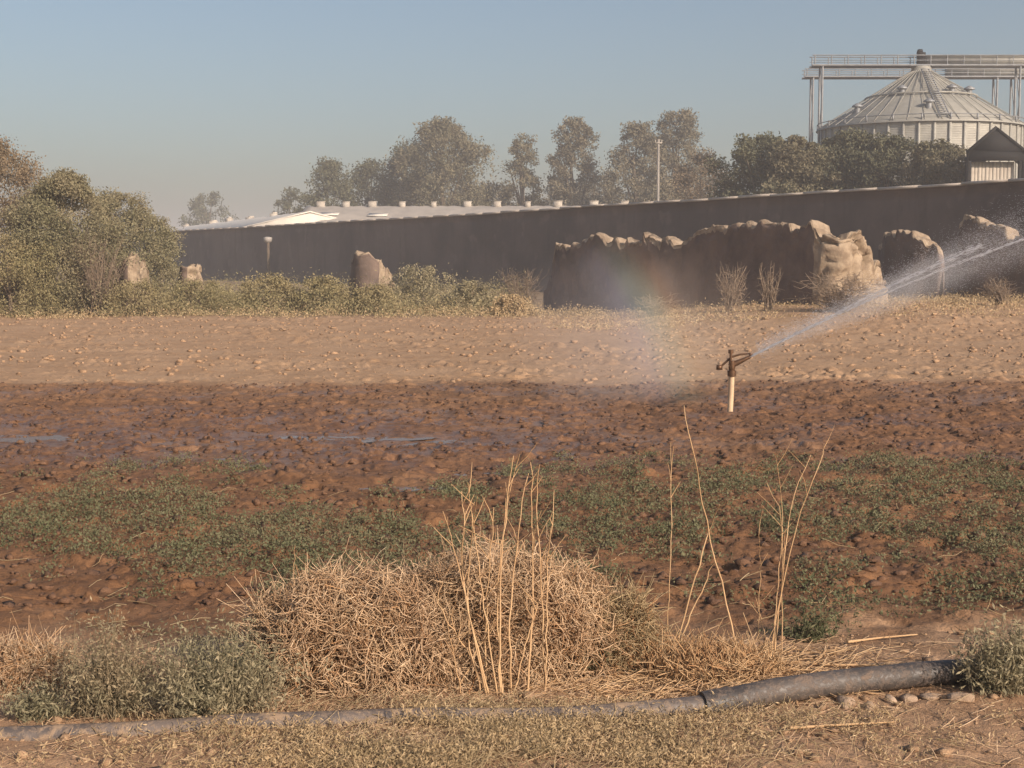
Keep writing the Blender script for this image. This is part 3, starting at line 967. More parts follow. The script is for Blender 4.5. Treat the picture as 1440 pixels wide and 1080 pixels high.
# hazy scrub far behind, between the trunks
for i, (x0, x1, yt, d) in enumerate(((600, 760, 262, 215), (740, 880, 258, 220), (860, 1010, 255, 210))):
    tree('tree', ('far scrub tree low behind the round tree', 'far scrub tree low behind the slim and tiered trees', 'far scrub tree low behind the pale pole')[i], 'tree', x0, x1, yt, d, 'low', 'tree_brown', 110, 70, .42, 300 + i, G_TREE, .05, .14, base_z=0, dens=2.0)

def pole():
    p = at(926, 196, 140)
    root = empty('utility_pole', (p[0], 140, 0), 'pale slender utility pole among the feathery trees', 'pole')
    mb = MB(); mb.tube([(0, 0, -.3), (0, 0, p[2] * .5), (0, 0, p[2])], [.17, .14, .11], 8); mb.build('shaft', M['roof_grey'], root)
    mb = MB(); mb.box((0, -.12, p[2] - .35), (.7, .1, .1)); 
    for xx in (-.3, .3): mb.tube([(xx, -.12, p[2] - .3), (xx, -.12, p[2] - .05)], .05, 6)
    mb.build('crossarm', M['conc'], root)
pole()

def wall_post():
    p = wall_at(398) + WN * 1.2
    z = at(398, 333, p[1])[2]
    root = empty('lamp_post', (p[0], p[1], 0), 'short post with pale lamp head in front of the wall', 'lamp post')
    mb = MB(); mb.tube([(0, 0, -.3), (0, 0, z - .4)], .12, 8); mb.box((0, 0, .2), (.45, .45, .6)); mb.build('post', M['bark'], root)
    mb = MB(); mb.tube([(0, 0, z - .45), (0, 0, z - .35), (0, 0, z - .05), (0, 0, z)], [.14, .3, .34, .1], 10); mb.build('lamp_head', M['lamp'], root)
wall_post()

# ------------------------------------------------------------------ bushes in front of the wall
def bush(name, label, cat, x0, x1, ytop, ybase, mat, ncl, per, leaf, seed, prof='low', group=None, d=None, cl=.15, bark='dead', rt=None, z0=.0, nb=22, **kw):
    d = d or gnd((x0 + x1) / 2, ybase)[1]
    return tree(name, label, cat, x0, x1, ytop, d, prof, mat, ncl, per, leaf, seed, group, z0, cl, rt, bark, nb=nb, part='foliage', dens=1.4, **kw)

G_BUSH = 'big bushes at the left edge'
bush('bush', 'tall brownish bush cut by the left edge of the view', 'bush', -150, 92, 186, 438, 'bush_brown', 240, 130, .11, 401, 'dome', G_BUSH, 46.5, .11, rt=.12)
bush('bush', 'broad sunlit olive bush, largest of the left group', 'bush', 10, 172, 240, 440, 'bush_olive', 260, 135, .10, 402, 'dome', G_BUSH, 43.2, .12, rt=.12)
bush('bush', 'olive bush sloping down to the wall end, right of the largest', 'bush', 108, 236, 270, 436, 'bush_olive', 170, 120, .10, 403, 'low', G_BUSH, 48.5, .13, rt=.1)
bush('bush', 'dark low green bush at the foot of the left group', 'bush', -60, 78, 330, 446, 'strip', 110, 110, .085, 404, 'low', G_BUSH, 41.5, .14, rt=.08)
bush('bush', 'thin olive bush against the end of the wall', 'bush', 196, 250, 302, 430, 'bush_olive', 60, 80, .10, 405, 'low', G_BUSH, 52, .2, rt=.08)

def dead_bush(label, x0, x1, ytop, ybase, n, seed, group='dead grey brown bushes', d=None, r0=.018, mat='dead'):
    r = np.random.default_rng(seed)
    d = d or gnd((x0 + x1) / 2, ybase)[1]
    p = at((x0 + x1) / 2, ytop, d); gz = hz(p[0], d)
    w, h = (x1 - x0) / FPX * d, p[2] - gz
    root = empty('dead_bush', (p[0], d, gz), label, 'dead bush', group)
    def gen(n, spread, lo, hi, base, r0):
        K = 6; u = np.linspace(0, 1, K)
        an = r.random(n) * 2 * math.pi
        rad = np.sqrt(r.random(n)) * spread
        E = np.stack([np.cos(an) * rad * w / 2, np.sin(an) * rad * w / 2, h * r.uniform(lo, hi, n)], 1)
        B = base(n)
        Mi = B * .5 + E * .5 + r.normal(size=(n, 3)) * w * .08 + np.array((0, 0, .1 * h))
        U = u[None, :, None]
        P = (1 - U) ** 2 * B[:, None] + 2 * U * (1 - U) * Mi[:, None] + U ** 2 * E[:, None]
        P += r.normal(size=P.shape) * .012 * w * U
        return P, r0 * (1 - .8 * u)[None] * r.uniform(.5, 1.1, (n, 1))
    P1, R1 = gen(n, 1.0, .35, 1.0, lambda k: np.column_stack([r.normal(size=(k, 2)) * w * .06, np.full(k, -.05)]), r0)
    V1, Q1 = tubes(P1, R1, 3)
    mesh('branch', V1, Q1, M[mat], root)
    src = P1[r.integers(0, n, n * 5), r.integers(2, 5, n * 5)]
    E = src + r.normal(size=src.shape) * np.array((.12 * w, .12 * w, .10 * h)) + np.array((0, 0, .06 * h))
    P2 = np.stack([src, (src + E) / 2 + r.normal(size=src.shape) * .02 * w, E], 1)
    P2[:, :, 2] = np.maximum(P2[:, :, 2], 0.01)
    V2, Q2 = tubes(P2, r0 * .4 * np.array([[1, .8, .4]]) * np.ones((len(P2), 1)), 3)
    mesh('twig', V2, Q2, M[mat], root)
    return root
dead_bush('dead brown bush at the foot of the left bushes', 96, 178, 322, 436, 80, 411, d=42)
dead_bush('pale dead thorn bush with flat top left of the long ruin', 694, 768, 374, 436, 70, 412)
dead_bush('grey dead bush before the middle of the long ruin', 1000, 1056, 366, 436, 50, 413, d=37.5)
dead_bush('thin dead bush right of centre before the long ruin', 1062, 1104, 366, 438, 34, 414, d=36)
dead_bush('wide dead bush before the right end of the long ruin', 1120, 1244, 380, 446, 90, 415, d=34.5)
dead_bush('low dead bush before the tall remnant at the right edge', 1382, 1436, 388, 438, 44, 416, d=38)
dead_bush('sprawling low dead bush left of the rainbow', 880, 960, 412, 440, 36, 417, d=39)

G_LOW = 'low bushes along the far field edge'
LB = [('grey green bush right of the dark adobe stump', 546, 640, 376, 436, 'weed_grey'), ('low grey bush between stump bush and dead thorn bush', 634, 694, 396, 438, 'weed_grey'),
      ('tan dry bush at the foot of the thorn bush', 690, 752, 418, 444, 'drygrass'), ('green bush left of the dark adobe stump', 414, 496, 392, 440, 'strip'),
      ('dark green weed bush below the dark adobe stump', 488, 560, 404, 440, 'strip'), ('green bush below the lamp post', 330, 420, 390, 440, 'strip'),
      ('olive bush below the smallest adobe stub', 232, 330, 396, 442, 'strip'), ('olive bush below the arched adobe post', 150, 240, 398, 443, 'strip')]
for i, (lab, x0, x1, yt, yb, mt) in enumerate(LB):
    bush('low_bush', lab, 'bush', x0, x1, yt, yb, mt, 70, 70, .075, 430 + i, 'low', G_LOW, None, .15, rt=.03)

# weeds and dry grass of the strip before the wall: a carpet nobody could count
def carpet(name, label, cat, x, y, hgt, wid, per, leaf, mat, r, up=.6, aspect=.4):
    n = len(x)
    z = height(x, y)
    P = np.stack([x, y, z], 1)[:, None, :] + np.stack([r.normal(size=(n, per)) * wid, r.normal(size=(n, per)) * wid, np.abs(r.normal(size=(n, per))) * .55 * np.asarray(hgt).reshape(-1, 1)], -1)
    P = P.reshape(-1, 3)
    V, Q = leaves(P, leaf * r.uniform(.5, 1.5, len(P)), r, aspect, up)
    return tag(mesh(name, V, Q, M[mat], None), label, cat, None, 'stuff')
r = np.random.default_rng(77)
n = 1500
px = r.uniform(-120, 735, n); py = 402 + 44 * r.random(n) ** .75
G = np.array([gnd(a, b) for a, b in zip(px, py)])
carpet('weed_strip', 'green and tan weeds filling the strip before the wall', 'weeds', G[:, 0], G[:, 1], .55 * (.6 + vnoise(G[:, 0] / 2, G[:, 1] / 2, 3)), .28, 42, .075, 'strip', r)
n = 700
px = r.uniform(-80, 760, n); py = 428 + 20 * r.random(n)
G = np.array([gnd(a, b) for a, b in zip(px, py)])
carpet('dry_grass', 'tan dry grass along the far edge of the field', 'grass', G[:, 0], G[:, 1], np.full(n, .22), .25, 38, .055, 'drygrass', r)
n = 900
x = r.uniform(1, 17, n); y = r.uniform(33, 45, n)
carpet('dry_grass', 'sparse dry grass at the foot of the long ruin', 'grass', x, y, .25 * vnoise(x / 2, y / 2, 5), .25, 30, .05, 'drygrass', r)

# ------------------------------------------------------------------ sprinkler and its water
SPR = gnd(1026, 581)
def sprinkler():
    z0 = hz(SPR[0], SPR[1])
    d = SPR[1]
    s = d / FPX
    root = empty('sprinkler', (SPR[0], d, z0), 'impact sprinkler on a pale riser pipe, throwing a water jet', 'sprinkler')
    top = at(1029, 527, d) - np.array((SPR[0], d, z0))
    mb = MB(); mb.tube([(0, 0, -.1), top * .5 + (.004, 0, 0), top], .03, 10); mb.build('riser', M['pvc'], root, True)
    mb = MB()
    t = top
    mb.tube([t + (0, 0, -.015), t + (0, 0, .045)], .05, 6)
    mb.tube([t + (0, 0, .045), t + (0, 0, .07), t + (0, 0, .15)], [.03, .036, .031], 10)
    mb.build('swivel', M['brass'], root)
    jd = at(1062, 498, d) - at(1028, 514, d); jd[1] = -.01; jd /= np.linalg.norm(jd)
    b = t + np.array((0, 0, .10))
    mb = MB(); mb.tube([b - jd * .03, b + jd * .05, b + jd * .14, b + jd * .22], [.028, .030, .022, .015], 10); mb.build('nozzle', M['brass'], root, True)
    mb = MB()
    sd = np.array((jd[2], 0, -jd[0])) * -1
    mb.tube([b - jd * .13 + (0, .03, .035), b + (0, .03, .085), b + jd * .10 + (0, .03, .07), b + jd * .22 + (0, .03, .03)], [.012, .013, .011, .009], 6)
    mb.box(b - jd * .14 + (0, .03, .035), (.06, .035, .05))
    mb.box(b + jd * .22 + (0, .03, .02), (.035, .035, .025))
    mb.build('hammer_arm', M['brass'], root)
    mb = MB(); mb.tube([b + (-.012, .0, .03), b + (-.012, 0, .135)], [.014, .014], 8); mb.tube([b + (-.012, 0, .125), b + (-.012, 0, .165)], .028, 8); mb.build('spring_post', M['brass'], root)
    return b + np.array((SPR[0], d, z0)) + jd * .22, jd
J0, JD = sprinkler()

def jet():
    r = np.random.default_rng(5)
    P1 = at(1440, 336, SPR[1] - .5)
    D = P1 - J0
    L = np.linalg.norm(D)
    def path(t):      # t = 0 nozzle, 1 right edge of the view; a flat ballistic arc
        return J0 + D * t[..., None] + np.array((0, 0, .22)) * (t * (1 - t))[..., None]
    side = np.cross(D / L, (0, 1, 0)); side /= np.linalg.norm(side)
    dep = np.array((0, 1, 0))
    MBq = MB()
    # long drops in the core; thicker beyond the point where the jet breaks up
    def drops(n, t, lat, latd, ln, rad):
        P = path(t) + side * lat[:, None] + dep * latd[:, None]
        dirv = (path(t + .01) - path(t)); dirv /= np.linalg.norm(dirv, axis=1, keepdims=True)
        dirv = dirv + r.normal(size=dirv.shape) * .06
        a = P - dirv * ln[:, None]; b = P + dirv * ln[:, None]
        Pp = np.stack([a, P, b], 1)
        V, Q = tubes(Pp, np.stack([rad * .15, rad, rad * .15], 1), 3)
        return V, Q
    # two strands
    for lo, hi, n, off, sp, rad in ((.0, .26, 700, 0.0, .010, .0030), (.0, 1.6, 1150, 0.0, .006, .0036), (.27, .86, 520, .085, .014, .0036)):
        t = r.uniform(lo, hi, n)
        lat = off * np.clip((t - .2) / .6, 0, 1) + r.normal(size=n) * (sp * (.4 + .8 * t))
        keep = r.random(n) < np.where(t < .28, .6, .9)
        t, lat = t[keep], lat[keep]; n = len(t)
        V, Q = drops(n, t, lat, r.normal(size=n) * .03, r.uniform(.01, .05, n), rad * r.uniform(.4, 1.1, n))
        MBq.add(V, Q)
    # veil of fine drops around and under the jet
    n = 36000
    t = r.uniform(.02, 1.6, n) ** .9
    lat = .05 + r.normal(size=n) * (.03 + .13 * t) - .06 * np.maximum(0, r.normal(size=n))
    V, Q = drops(n, t, lat, r.normal(size=n) * .12 * (t + .1), r.uniform(.002, .008, n), r.uniform(.0005, .0012, n))
    MBq.add(V, Q)
    o = MBq.build('water_jet', M['drop'], None)
    tag(o, 'white water jet thrown up to the right by the sprinkler', 'water jet', None, 'stuff')
jet()

# drifting fine spray left of the sprinkler; a piece of rainbow is painted into its colour
def spray():
    c = np.array(at(900, 470, SPR[1] + 1.2))
    sx, sy, sz = 3.6, 1.8, 2.5
    mb = MB(); mb.box((0, 0, 0), (sx, sy, sz))
    c[2] = max(c[2], sz / 2 - .55)
    t = NT('spray')
    t.t.nodes.remove(t.b)
    tc = t.n('ShaderNodeTexCoord')
    sep = t.n('ShaderNodeSeparateXYZ'); t.l(tc.outputs['Object'], sep.inputs[0])
    X, Y, Z = sep.outputs
    # bow coordinate: 0 blue side (left) to 1 red side (right), leaning left towards the top
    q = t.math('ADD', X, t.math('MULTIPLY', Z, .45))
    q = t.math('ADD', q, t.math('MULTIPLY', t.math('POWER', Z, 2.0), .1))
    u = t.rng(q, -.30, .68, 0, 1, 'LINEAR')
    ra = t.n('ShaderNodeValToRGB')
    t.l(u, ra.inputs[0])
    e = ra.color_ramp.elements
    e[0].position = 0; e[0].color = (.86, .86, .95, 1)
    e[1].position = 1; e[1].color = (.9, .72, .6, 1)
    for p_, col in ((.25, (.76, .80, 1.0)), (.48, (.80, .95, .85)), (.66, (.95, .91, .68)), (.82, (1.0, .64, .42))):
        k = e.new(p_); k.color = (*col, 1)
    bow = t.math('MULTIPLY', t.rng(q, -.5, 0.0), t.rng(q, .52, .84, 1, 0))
    dx = t.math('POWER', t.math('DIVIDE', X, sx / 2), 2.0)
    dy = t.math('POWER', t.math('DIVIDE', Y, sy / 2), 2.0)
    dz = t.math('POWER', t.math('DIVIDE', Z, sz / 2), 2.0)
    fall = t.rng(t.math('ADD', t.math('ADD', dx, dy), dz), .05, .95, 1, 0)
    nz = t.rng(t.noise(tc.outputs['Object'], 1.6, 3), .25, .7, .35, 1)
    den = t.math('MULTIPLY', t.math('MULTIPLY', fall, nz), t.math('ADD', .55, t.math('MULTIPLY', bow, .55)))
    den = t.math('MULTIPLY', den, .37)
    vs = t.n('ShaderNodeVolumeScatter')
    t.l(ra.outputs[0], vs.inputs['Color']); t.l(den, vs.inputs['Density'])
    t.l(vs.outputs[0], t.out.inputs['Volume'])
    o = mb.build('water_spray', t.m, None, False, c)
    tag(o, 'drifting fine spray tinted with a piece of rainbow left of the sprinkler', 'spray', None, 'stuff')
    # thin cloud of fine water carried along with the jet
    end = J0 + (at(1440, 336, SPR[1] - .5) - J0) * .95
    dv = end - J0; L = float(np.linalg.norm(dv))
    mb = MB(); mb.box((0, 0, 0), (L * 1.1, .8, .95))
    t = NT('jet_spray'); t.t.nodes.remove(t.b)
    tc = t.n('ShaderNodeTexCoord'); sep = t.n('ShaderNodeSeparateXYZ'); t.l(tc.outputs['Object'], sep.inputs[0])
    X, Y, Z = sep.outputs
    g = t.rng(X, -L * .5, L * .5, 0, 1, 'LINEAR')
    wd = t.math('ADD', .045, t.math('MULTIPLY', g, .32))
    rr = t.math('ADD', t.math('POWER', t.math('DIVIDE', t.math('ADD', Z, -.02), wd), 2.0), t.math('POWER', t.math('DIVIDE', Y, wd), 2.0))
    core = t.rng(rr, .0, 1.0, 1, 0)
    along = t.math('MULTIPLY', t.rng(X, -L * .53, -L * .47), t.rng(X, -L * .1, L * .5, 1, .12))
    den = t.math('MULTIPLY', t.math('MULTIPLY', core, along), t.math('MULTIPLY', t.rng(t.noise(tc.outputs['Object'], 4, 3), .3, .7, .4, 1), 2.3))
    vs = t.n('ShaderNodeVolumeScatter'); vs.inputs['Color'].default_value = (.95, .95, .98, 1); t.l(den, vs.inputs['Density'])
    t.l(vs.outputs[0], t.out.inputs['Volume'])
    o = mb.build('water_spray', t.m, None, False, (J0 + end) / 2)
    o.rotation_euler = (0, -math.atan2(dv[2], math.hypot(dv[0], dv[1])), math.atan2(dv[1], dv[0]))
    tag(o, 'thin mist hanging along the water jet', 'spray', None, 'stuff')
spray()

# ------------------------------------------------------------------ weeds in the watered strip
r = np.random.default_rng(31)
n = 12000
y = r.uniform(6.0, 13.5, n); x = r.uniform(-1, 1, n) * (y * .40 + .2)
pyx = 367 + 3200 / y
pxx = 720 + x / y * 2000
mask = vnoise(x / .22, y / .34, 11) * .75 + vnoise(x / 1.3, y / 1.7, 13) * .6
def blob(cx, cy, rx, ry): return np.exp(-((pxx - cx) / rx) ** 2 - ((pyx - cy) / ry) ** 2)
want = .25 + .42 * blob(1300, 740, 330, 90) + .36 * blob(900, 740, 130, 80) + .45 * blob(480, 770, 180, 40) + .42 * blob(120, 740, 240, 90) + .08 * blob(1120, 860, 90, 40) + .45 * blob(1340, 668, 140, 22) - .5 * blob(60, 860, 110, 40) - .35 * (pyx < 640) - .25 * blob(950, 880, 120, 60)
k = mask + want > 1.10 + .22 * r.random(n)
x, y, mk = x[k], y[k], (mask + want)[k]
carpet('field_weeds', 'small green weeds sprouting in patches over the watered soil', 'weeds', x, y, .05 + .10 * np.clip(mk - 1.2, 0, .5), .04, 22, .018, 'weed', r, .5, .45)

# ------------------------------------------------------------------ the near verge: pipe, straw, weeds
def pipe():
    root_p = gnd(700, 1006)
    root = empty('irrigation_pipe', (root_p[0], root_p[1], 0), 'black irrigation pipe lying along the near verge', 'pipe')
    rad = .049
    pts = [(-160, 1030), (0, 1019), (120, 1016), (260, 1013), (420, 1009), (560, 1007), (700, 1004), (830, 999), (940, 992), (1030, 985), (1110, 977), (1200, 965), (1290, 957), (1380, 951), (1480, 947), (1620, 944)]
    P = []
    for px, py in pts:
        g = gnd(px, py, .06)
        P.append((g[0], g[1], 0))
    P = np.array(P)
    L = np.concatenate([[0], np.cumsum(np.linalg.norm(np.diff(P, axis=0), axis=1))])
    S = np.linspace(0, L[-1], 130)
    # smooth by averaging a linear interpolation
    Q = np.stack([np.interp(S, L, P[:, k]) for k in range(2)], 1)
    for _ in range(10):
        Q[1:-1] = (Q[:-2] + 2 * Q[1:-1] + Q[2:]) / 4
    hh = height(Q[:, 0], Q[:, 1])
    for _ in range(30):
        hh[1:-1] = (hh[:-2] + 2 * hh[1:-1] + hh[2:]) / 4
    pxs = 720 + Q[:, 0] / Q[:, 1] * 2000
    lift = np.interp(pxs, [0, 150, 420, 800, 1000, 1100, 1300, 1500], [-.004, -.006, .004, .006, .02, .045, .05, .03])
    Z = hh + lift
    C = np.column_stack([Q, Z])
    cut = int(np.argmin(np.abs(pxs - 1004)))
    cc = np.array((root_p[0], root_p[1], 0))
    mb = MB(); mb.tube(C[:cut + 1] - cc, rad * .76, 16); mb.build('pipe_section', M['pipe_dust'], root, True)['label'] = 'thinner dusty grey pipe section'
    mb = MB(); mb.tube(C[cut:] - cc, rad * .93, 16); mb.build('pipe_section', M['pipe'], root, True)
    mb = MB(); mb.tube(C[cut - 1:cut + 3] - cc, rad * 1.02, 16); mb.build('coupling', M['pipe'], root, True)
    return C
PIPE = pipe()

def stone(px, py, s, label, seed):
    r = np.random.default_rng(seed)
    p = gnd(px, py, .03)
    V, F = IV.copy(), IF
    # one subdivision, pushed about
    mids = {}
    V = list(V); NF = []
    def mid(a, b):
        k_ = (min(a, b), max(a, b))
        if k_ not in mids:
            v = (V[a] + V[b]) / 2; V.append(v / np.linalg.norm(v)); mids[k_] = len(V) - 1
        return mids[k_]
    for a, b, c in F:
        ab, bc, ca = mid(a, b), mid(b, c), mid(c, a)
        NF += [(a, ab, ca), (b, bc, ab), (c, ca, bc), (ab, bc, ca)]
    V = np.array(V)
    V = np.sign(V) * np.abs(V) ** .8
    V = V * (1 + .13 * r.normal(size=(len(V), 1))) * s * np.array((1.25, 1, .7)) * (1 + .2 * r.normal(size=3))
    o = mesh('stone', V, np.array(NF), M['stone'], None, False, (p[0], p[1], hz(p[0], p[1]) + s * .12))
    tag(o, label, 'stone', 'pale stones under the pipe')
for i, (px, py, s, lab) in enumerate(((1188, 990, .034, 'flat pale stone under the pipe, leftmost of the row'), (1252, 987, .030, 'squarish pale stone under the middle of the black pipe'), (1278, 985, .028, 'round pale stone just right of the squarish one'),
                                      (1310, 984, .024, 'small pale stone under the right end of the pipe'), (1222, 996, .02, 'smallest pale stone lying in front of the row'), (1350, 990, .026, 'pale stone beside the right edge grass'))):
    stone(px, py, s, lab, 50 + i)

def tangle(name, label, cat, x0, x1, ytop, ybase, n, mat, mat2, seed, r0=.0019, dep=.6, group=None):
    """a dome of fine curling dry stems: tumbleweed"""
    r = np.random.default_rng(seed)
    d = gnd((x0 + x1) / 2, ybase)[1]
    p = at((x0 + x1) / 2, ytop, d + .12)
    w = (x1 - x0) / FPX * d; dp = w * dep
    d = d + dp * .42
    gz = hz(p[0], d)
    h = (p[2] - gz) * .86; w *= .93
    root = empty(name, (p[0], d, gz), label, cat, group)
    def curls(n, lo, hi, ln, curl, K=7):
        u = np.linspace(-.5, .5, K)
        th = np.arccos(r.uniform(-.15, 1, n)); ph = r.random(n) * 2 * math.pi
        rad = r.uniform(lo, hi, n) ** .5
        lump = 1 + .28 * (vnoise(ph * 2.2 + 3 * seed, th * 3, seed) - .5) + .2 * (vnoise(ph * 5, th * 7, seed + 1) - .5)
        C = np.stack([np.sin(th) ** .8 * np.cos(ph) * rad * lump, np.sin(th) ** .8 * np.sin(ph) * rad * lump, np.maximum(np.cos(th), 0) ** .62 * rad * lump], 1)
        C[:, 2] = np.maximum(C[:, 2], .02)
        a = r.normal(size=(n, 3)); a -= C * (np.sum(a * C, 1, keepdims=True)) / (np.sum(C * C, 1, keepdims=True) + 1e-6) * .75
        a += .5 * C * r.random((n, 1))
        a /= np.linalg.norm(a, axis=1, keepdims=True)
        b = np.cross(a, r.normal(size=(n, 3))); b /= np.linalg.norm(b, axis=1, keepdims=True)
        L = ln * r.uniform(.5, 1.4, n)[:, None, None]
        S = np.array((w / 2, dp / 2, h))
        cv = curl * r.normal(size=(n, 1, 1))
        U = u[None, :, None]
        P = C[:, None] * S + (a[:, None] * U + b[:, None] * (cv * U ** 2 + .10 * np.sin(U * 9 + r.random((n, 1, 1)) * 6))) * L
        P[:, :, 2] = np.maximum(P[:, :, 2], .004)
        return P, (1 - .6 * np.abs(u) * 2 * .7)[None] * r0 * r.uniform(.6, 1.5, (n, 1))
    P, Rr = curls(n, .5, 1.0, .17, 1.1)
    m3 = P[:, 3]
    gap = fbm(m3[:, 0] * 7, m3[:, 2] * 7 + m3[:, 1] * 4, seed, 3) > -.10 - .25 * r.random(n)
    P, Rr = P[gap], Rr[gap]
    V, Q = tubes(P, Rr, 3)
    mesh('straw', V, Q, M[mat], root)
    P, Rr = curls(int(n * .8), .05, .75, .16, 1.0)
    V, Q = tubes(P, Rr * 1.15, 3)
    mesh('inner_twig', V, Q, M[mat2], root)
    return root
G_TUM = 'dry tumbleweed heaps by the pipe'
tangle('tumbleweed', 'rusty dry tumbleweed heap, left of the tall stalks', 'tumbleweed', 318, 690, 800, 990, 6500, 'straw', 'straw_dark', 501, group=G_TUM)
tangle('tumbleweed', 'taller pale straw heap behind the central stalks', 'tumbleweed', 520, 880, 764, 976, 6500, 'straw', 'straw_dark', 502, group=G_TUM)
tangle('tumbleweed', 'small dry tuft fringing the right side of the straw heap', 'tumbleweed', 800, 930, 818, 955, 1300, 'drygrass', 'straw_dark', 503, group=G_TUM)
tangle('tumbleweed', 'flat straw heap at the foot of the crossed stalks', 'tumbleweed', 880, 1110, 922, 970, 1100, 'straw_pale', 'straw_dark', 504, r0=.0022, group=G_TUM)
tangle('tumbleweed', 'low straw tuft at the left edge above the pipe end', 'tumbleweed', -40, 110, 900, 985, 1000, 'straw', 'straw_dark', 505, group=G_TUM)

# upright stalks: every stem a mesh of its own
def stalks(label, base_px, stems, d, group='standing dry stalks', forks=True, seed=0, mat='straw_pale', r0=.0042):
    r = np.random.default_rng(seed)
    bx, by = base_px
    g = gnd(bx, by)
    root = empty('dry_weed', (g[0], g[1], hz(g[0], g[1])), label, 'dry weed', group)
    o0 = np.array((g[0], g[1], hz(g[0], g[1])))
    for k, pts in enumerate(stems):
        dd = gnd(*pts[0])[1] if pts[0][1] > 800 else g[1]
        P = np.array([at(px, py, dd + .03 * j * r.normal()) for j, (px, py) in enumerate(pts)])
        P[0, 2] = hz(P[0, 0], P[0, 1]) - .02
        L = np.concatenate([[0], np.cumsum(np.linalg.norm(np.diff(P, axis=0), axis=1))])
        S = np.linspace(0, L[-1], 16)
        C = np.stack([np.interp(S, L, P[:, q]) for q in range(3)], 1)
        for _ in range(3): C[1:-1] = (C[:-2] + 2 * C[1:-1] + C[2:]) / 4
        C[1:] += r.normal(size=(15, 3)) * .0025
        t = np.linspace(0, 1, 16)
        mb = MB(); mb.tube(C - o0, r0 * r.uniform(.75, 1.15) * (1 - .62 * t), 6)
        if forks:
            for q in r.choice(np.arange(8, 15), 3, replace=False):
                dv = np.array((r.normal() * .05, r.normal() * .03, .05 + .06 * r.random()))
                mb.tube([C[q] - o0, C[q] - o0 + dv * .5 + r.normal(size=3) * .004, C[q] - o0 + dv], [r0 * .45, r0 * .35, r0 * .2], 4)
        mb.build('stem', M[mat], root, True)
    return root
stalks('central clump of many tall pale stalks before the straw heaps', (705, 988),
       [[(686, 990), (668, 900), (640, 780), (632, 740), (622, 720)], [(690, 990), (660, 870), (646, 785), (655, 740), (648, 690)], [(684, 988), (682, 890), (688, 800), (694, 715)],
        [(704, 990), (702, 900), (706, 780), (712, 705), (722, 640)], [(708, 990), (697, 870), (704, 770), (716, 690), (730, 640)], [(719, 988), (716, 880), (722, 800), (735, 700), (742, 665)],
        [(741, 988), (748, 900), (750, 800), (746, 690), (748, 650)], [(765, 985), (763, 880), (760, 780), (752, 700), (757, 655)], [(766, 985), (770, 880), (768, 790), (779, 730), (778, 690)],
        [(690, 990), (652, 905), (618, 860), (608, 830)], [(652, 990), (640, 930), (630, 880)], [(722, 988), (735, 920), (752, 860), (776, 800)], [(700, 990), (674, 800), (664, 720), (658, 680)], [(640, 985), (660, 935), (688, 880)],
        [(676, 988), (664, 930), (656, 860), (660, 770), (672, 700)]], None, seed=3)
stalks('crossed pair of long thin stalks leaning over the straw', (990, 930),
       [[(1042, 935), (1022, 850), (1000, 770), (985, 690), (972, 620), (960, 570)], [(946, 914), (968, 850), (990, 770), (1000, 738), (1012, 710)], [(950, 912), (978, 850), (1000, 800), (1012, 780)]], None, seed=4, forks=False)
stalks('single upright stalk left of the crossed pair', (936, 915), [[(936, 915), (941, 840), (946, 740), (942, 680), (945, 622)]], None, seed=5, forks=True, r0=.0036)
stalks('branching dry weed right of the crossed stalks', (1080, 925),
       [[(1088, 925), (1096, 850), (1104, 790), (1108, 730), (1120, 680), (1140, 640)], [(1090, 925), (1090, 850), (1100, 760), (1104, 725), (1078, 680)], [(1084, 925), (1092, 860), (1112, 770), (1124, 720), (1150, 660), (1164, 618)],
        [(1068, 918), (1067, 860), (1070, 790), (1066, 745)], [(1104, 725), (1100, 690), (1090, 640)], [(1088, 925), (1072, 880), (1062, 840)]], None, seed=6, forks=True, r0=.0030)
stalks('short pale stalk standing up from the left heap', (410, 840), [[(412, 838), (413, 800), (415, 768)]], None, seed=8, forks=False)

# loose straw on the verge
def litter(name, label, n, gen, lmin, lmax, r0, mat, r, lift=.01, droop=.02):
    x, y = gen(n)
    a = r.random(n) * math.pi
    L = r.uniform(lmin, lmax, n)
    u = np.linspace(-.5, .5, 5)
    bend = r.normal(size=n) * .15
    X = x[:, None] + np.cos(a)[:, None] * u * L[:, None] - np.sin(a)[:, None] * (bend * L)[:, None] * u ** 2
    Y = y[:, None] + np.sin(a)[:, None] * u * L[:, None] + np.cos(a)[:, None] * (bend * L)[:, None] * u ** 2
    Z = height(X.ravel(), Y.ravel()).reshape(X.shape) + lift * r.random(n)[:, None] + np.abs(r.normal(size=(n, 1))) * droop * u[None] + .003
    V, Q = tubes(np.stack([X, Y, Z], -1), np.full((n, 5), r0) * r.uniform(.5, 1.2, (n, 1)), 3)
    return tag(mesh(name, V, Q, M[mat], None), label, 'straw', None, 'stuff')
r = np.random.default_rng(61)
def g1(n):
    y = r.uniform(4.3, 5.9, n); px_ = np.where(r.random(n) < .75, r.normal(760, 260, n), r.uniform(-100, 1540, n))
    return (px_ - 720) / 2000 * y, y
litter('loose_straw', 'broken straw scattered over the near verge', 3800, g1, .03, .16, .0016, 'straw', r)
def g2(n):
    y = r.uniform(5.0, 5.7, n); px_ = r.normal(980, 130, n)
    return (px_ - 720) / 2000 * y, y
litter('loose_straw', 'pale straw strewn at the foot of the crossed stalks', 900, g2, .06, .3, .0022, 'straw_pale', r, .02)
def g3(n):
    y = r.uniform(6.0, 10.0, n)
    return r.uniform(-.42, .42, n) * y, y
litter('loose_straw', 'stray bits of straw on the watered soil', 260, g3, .05, .25, .0022, 'drygrass', r)

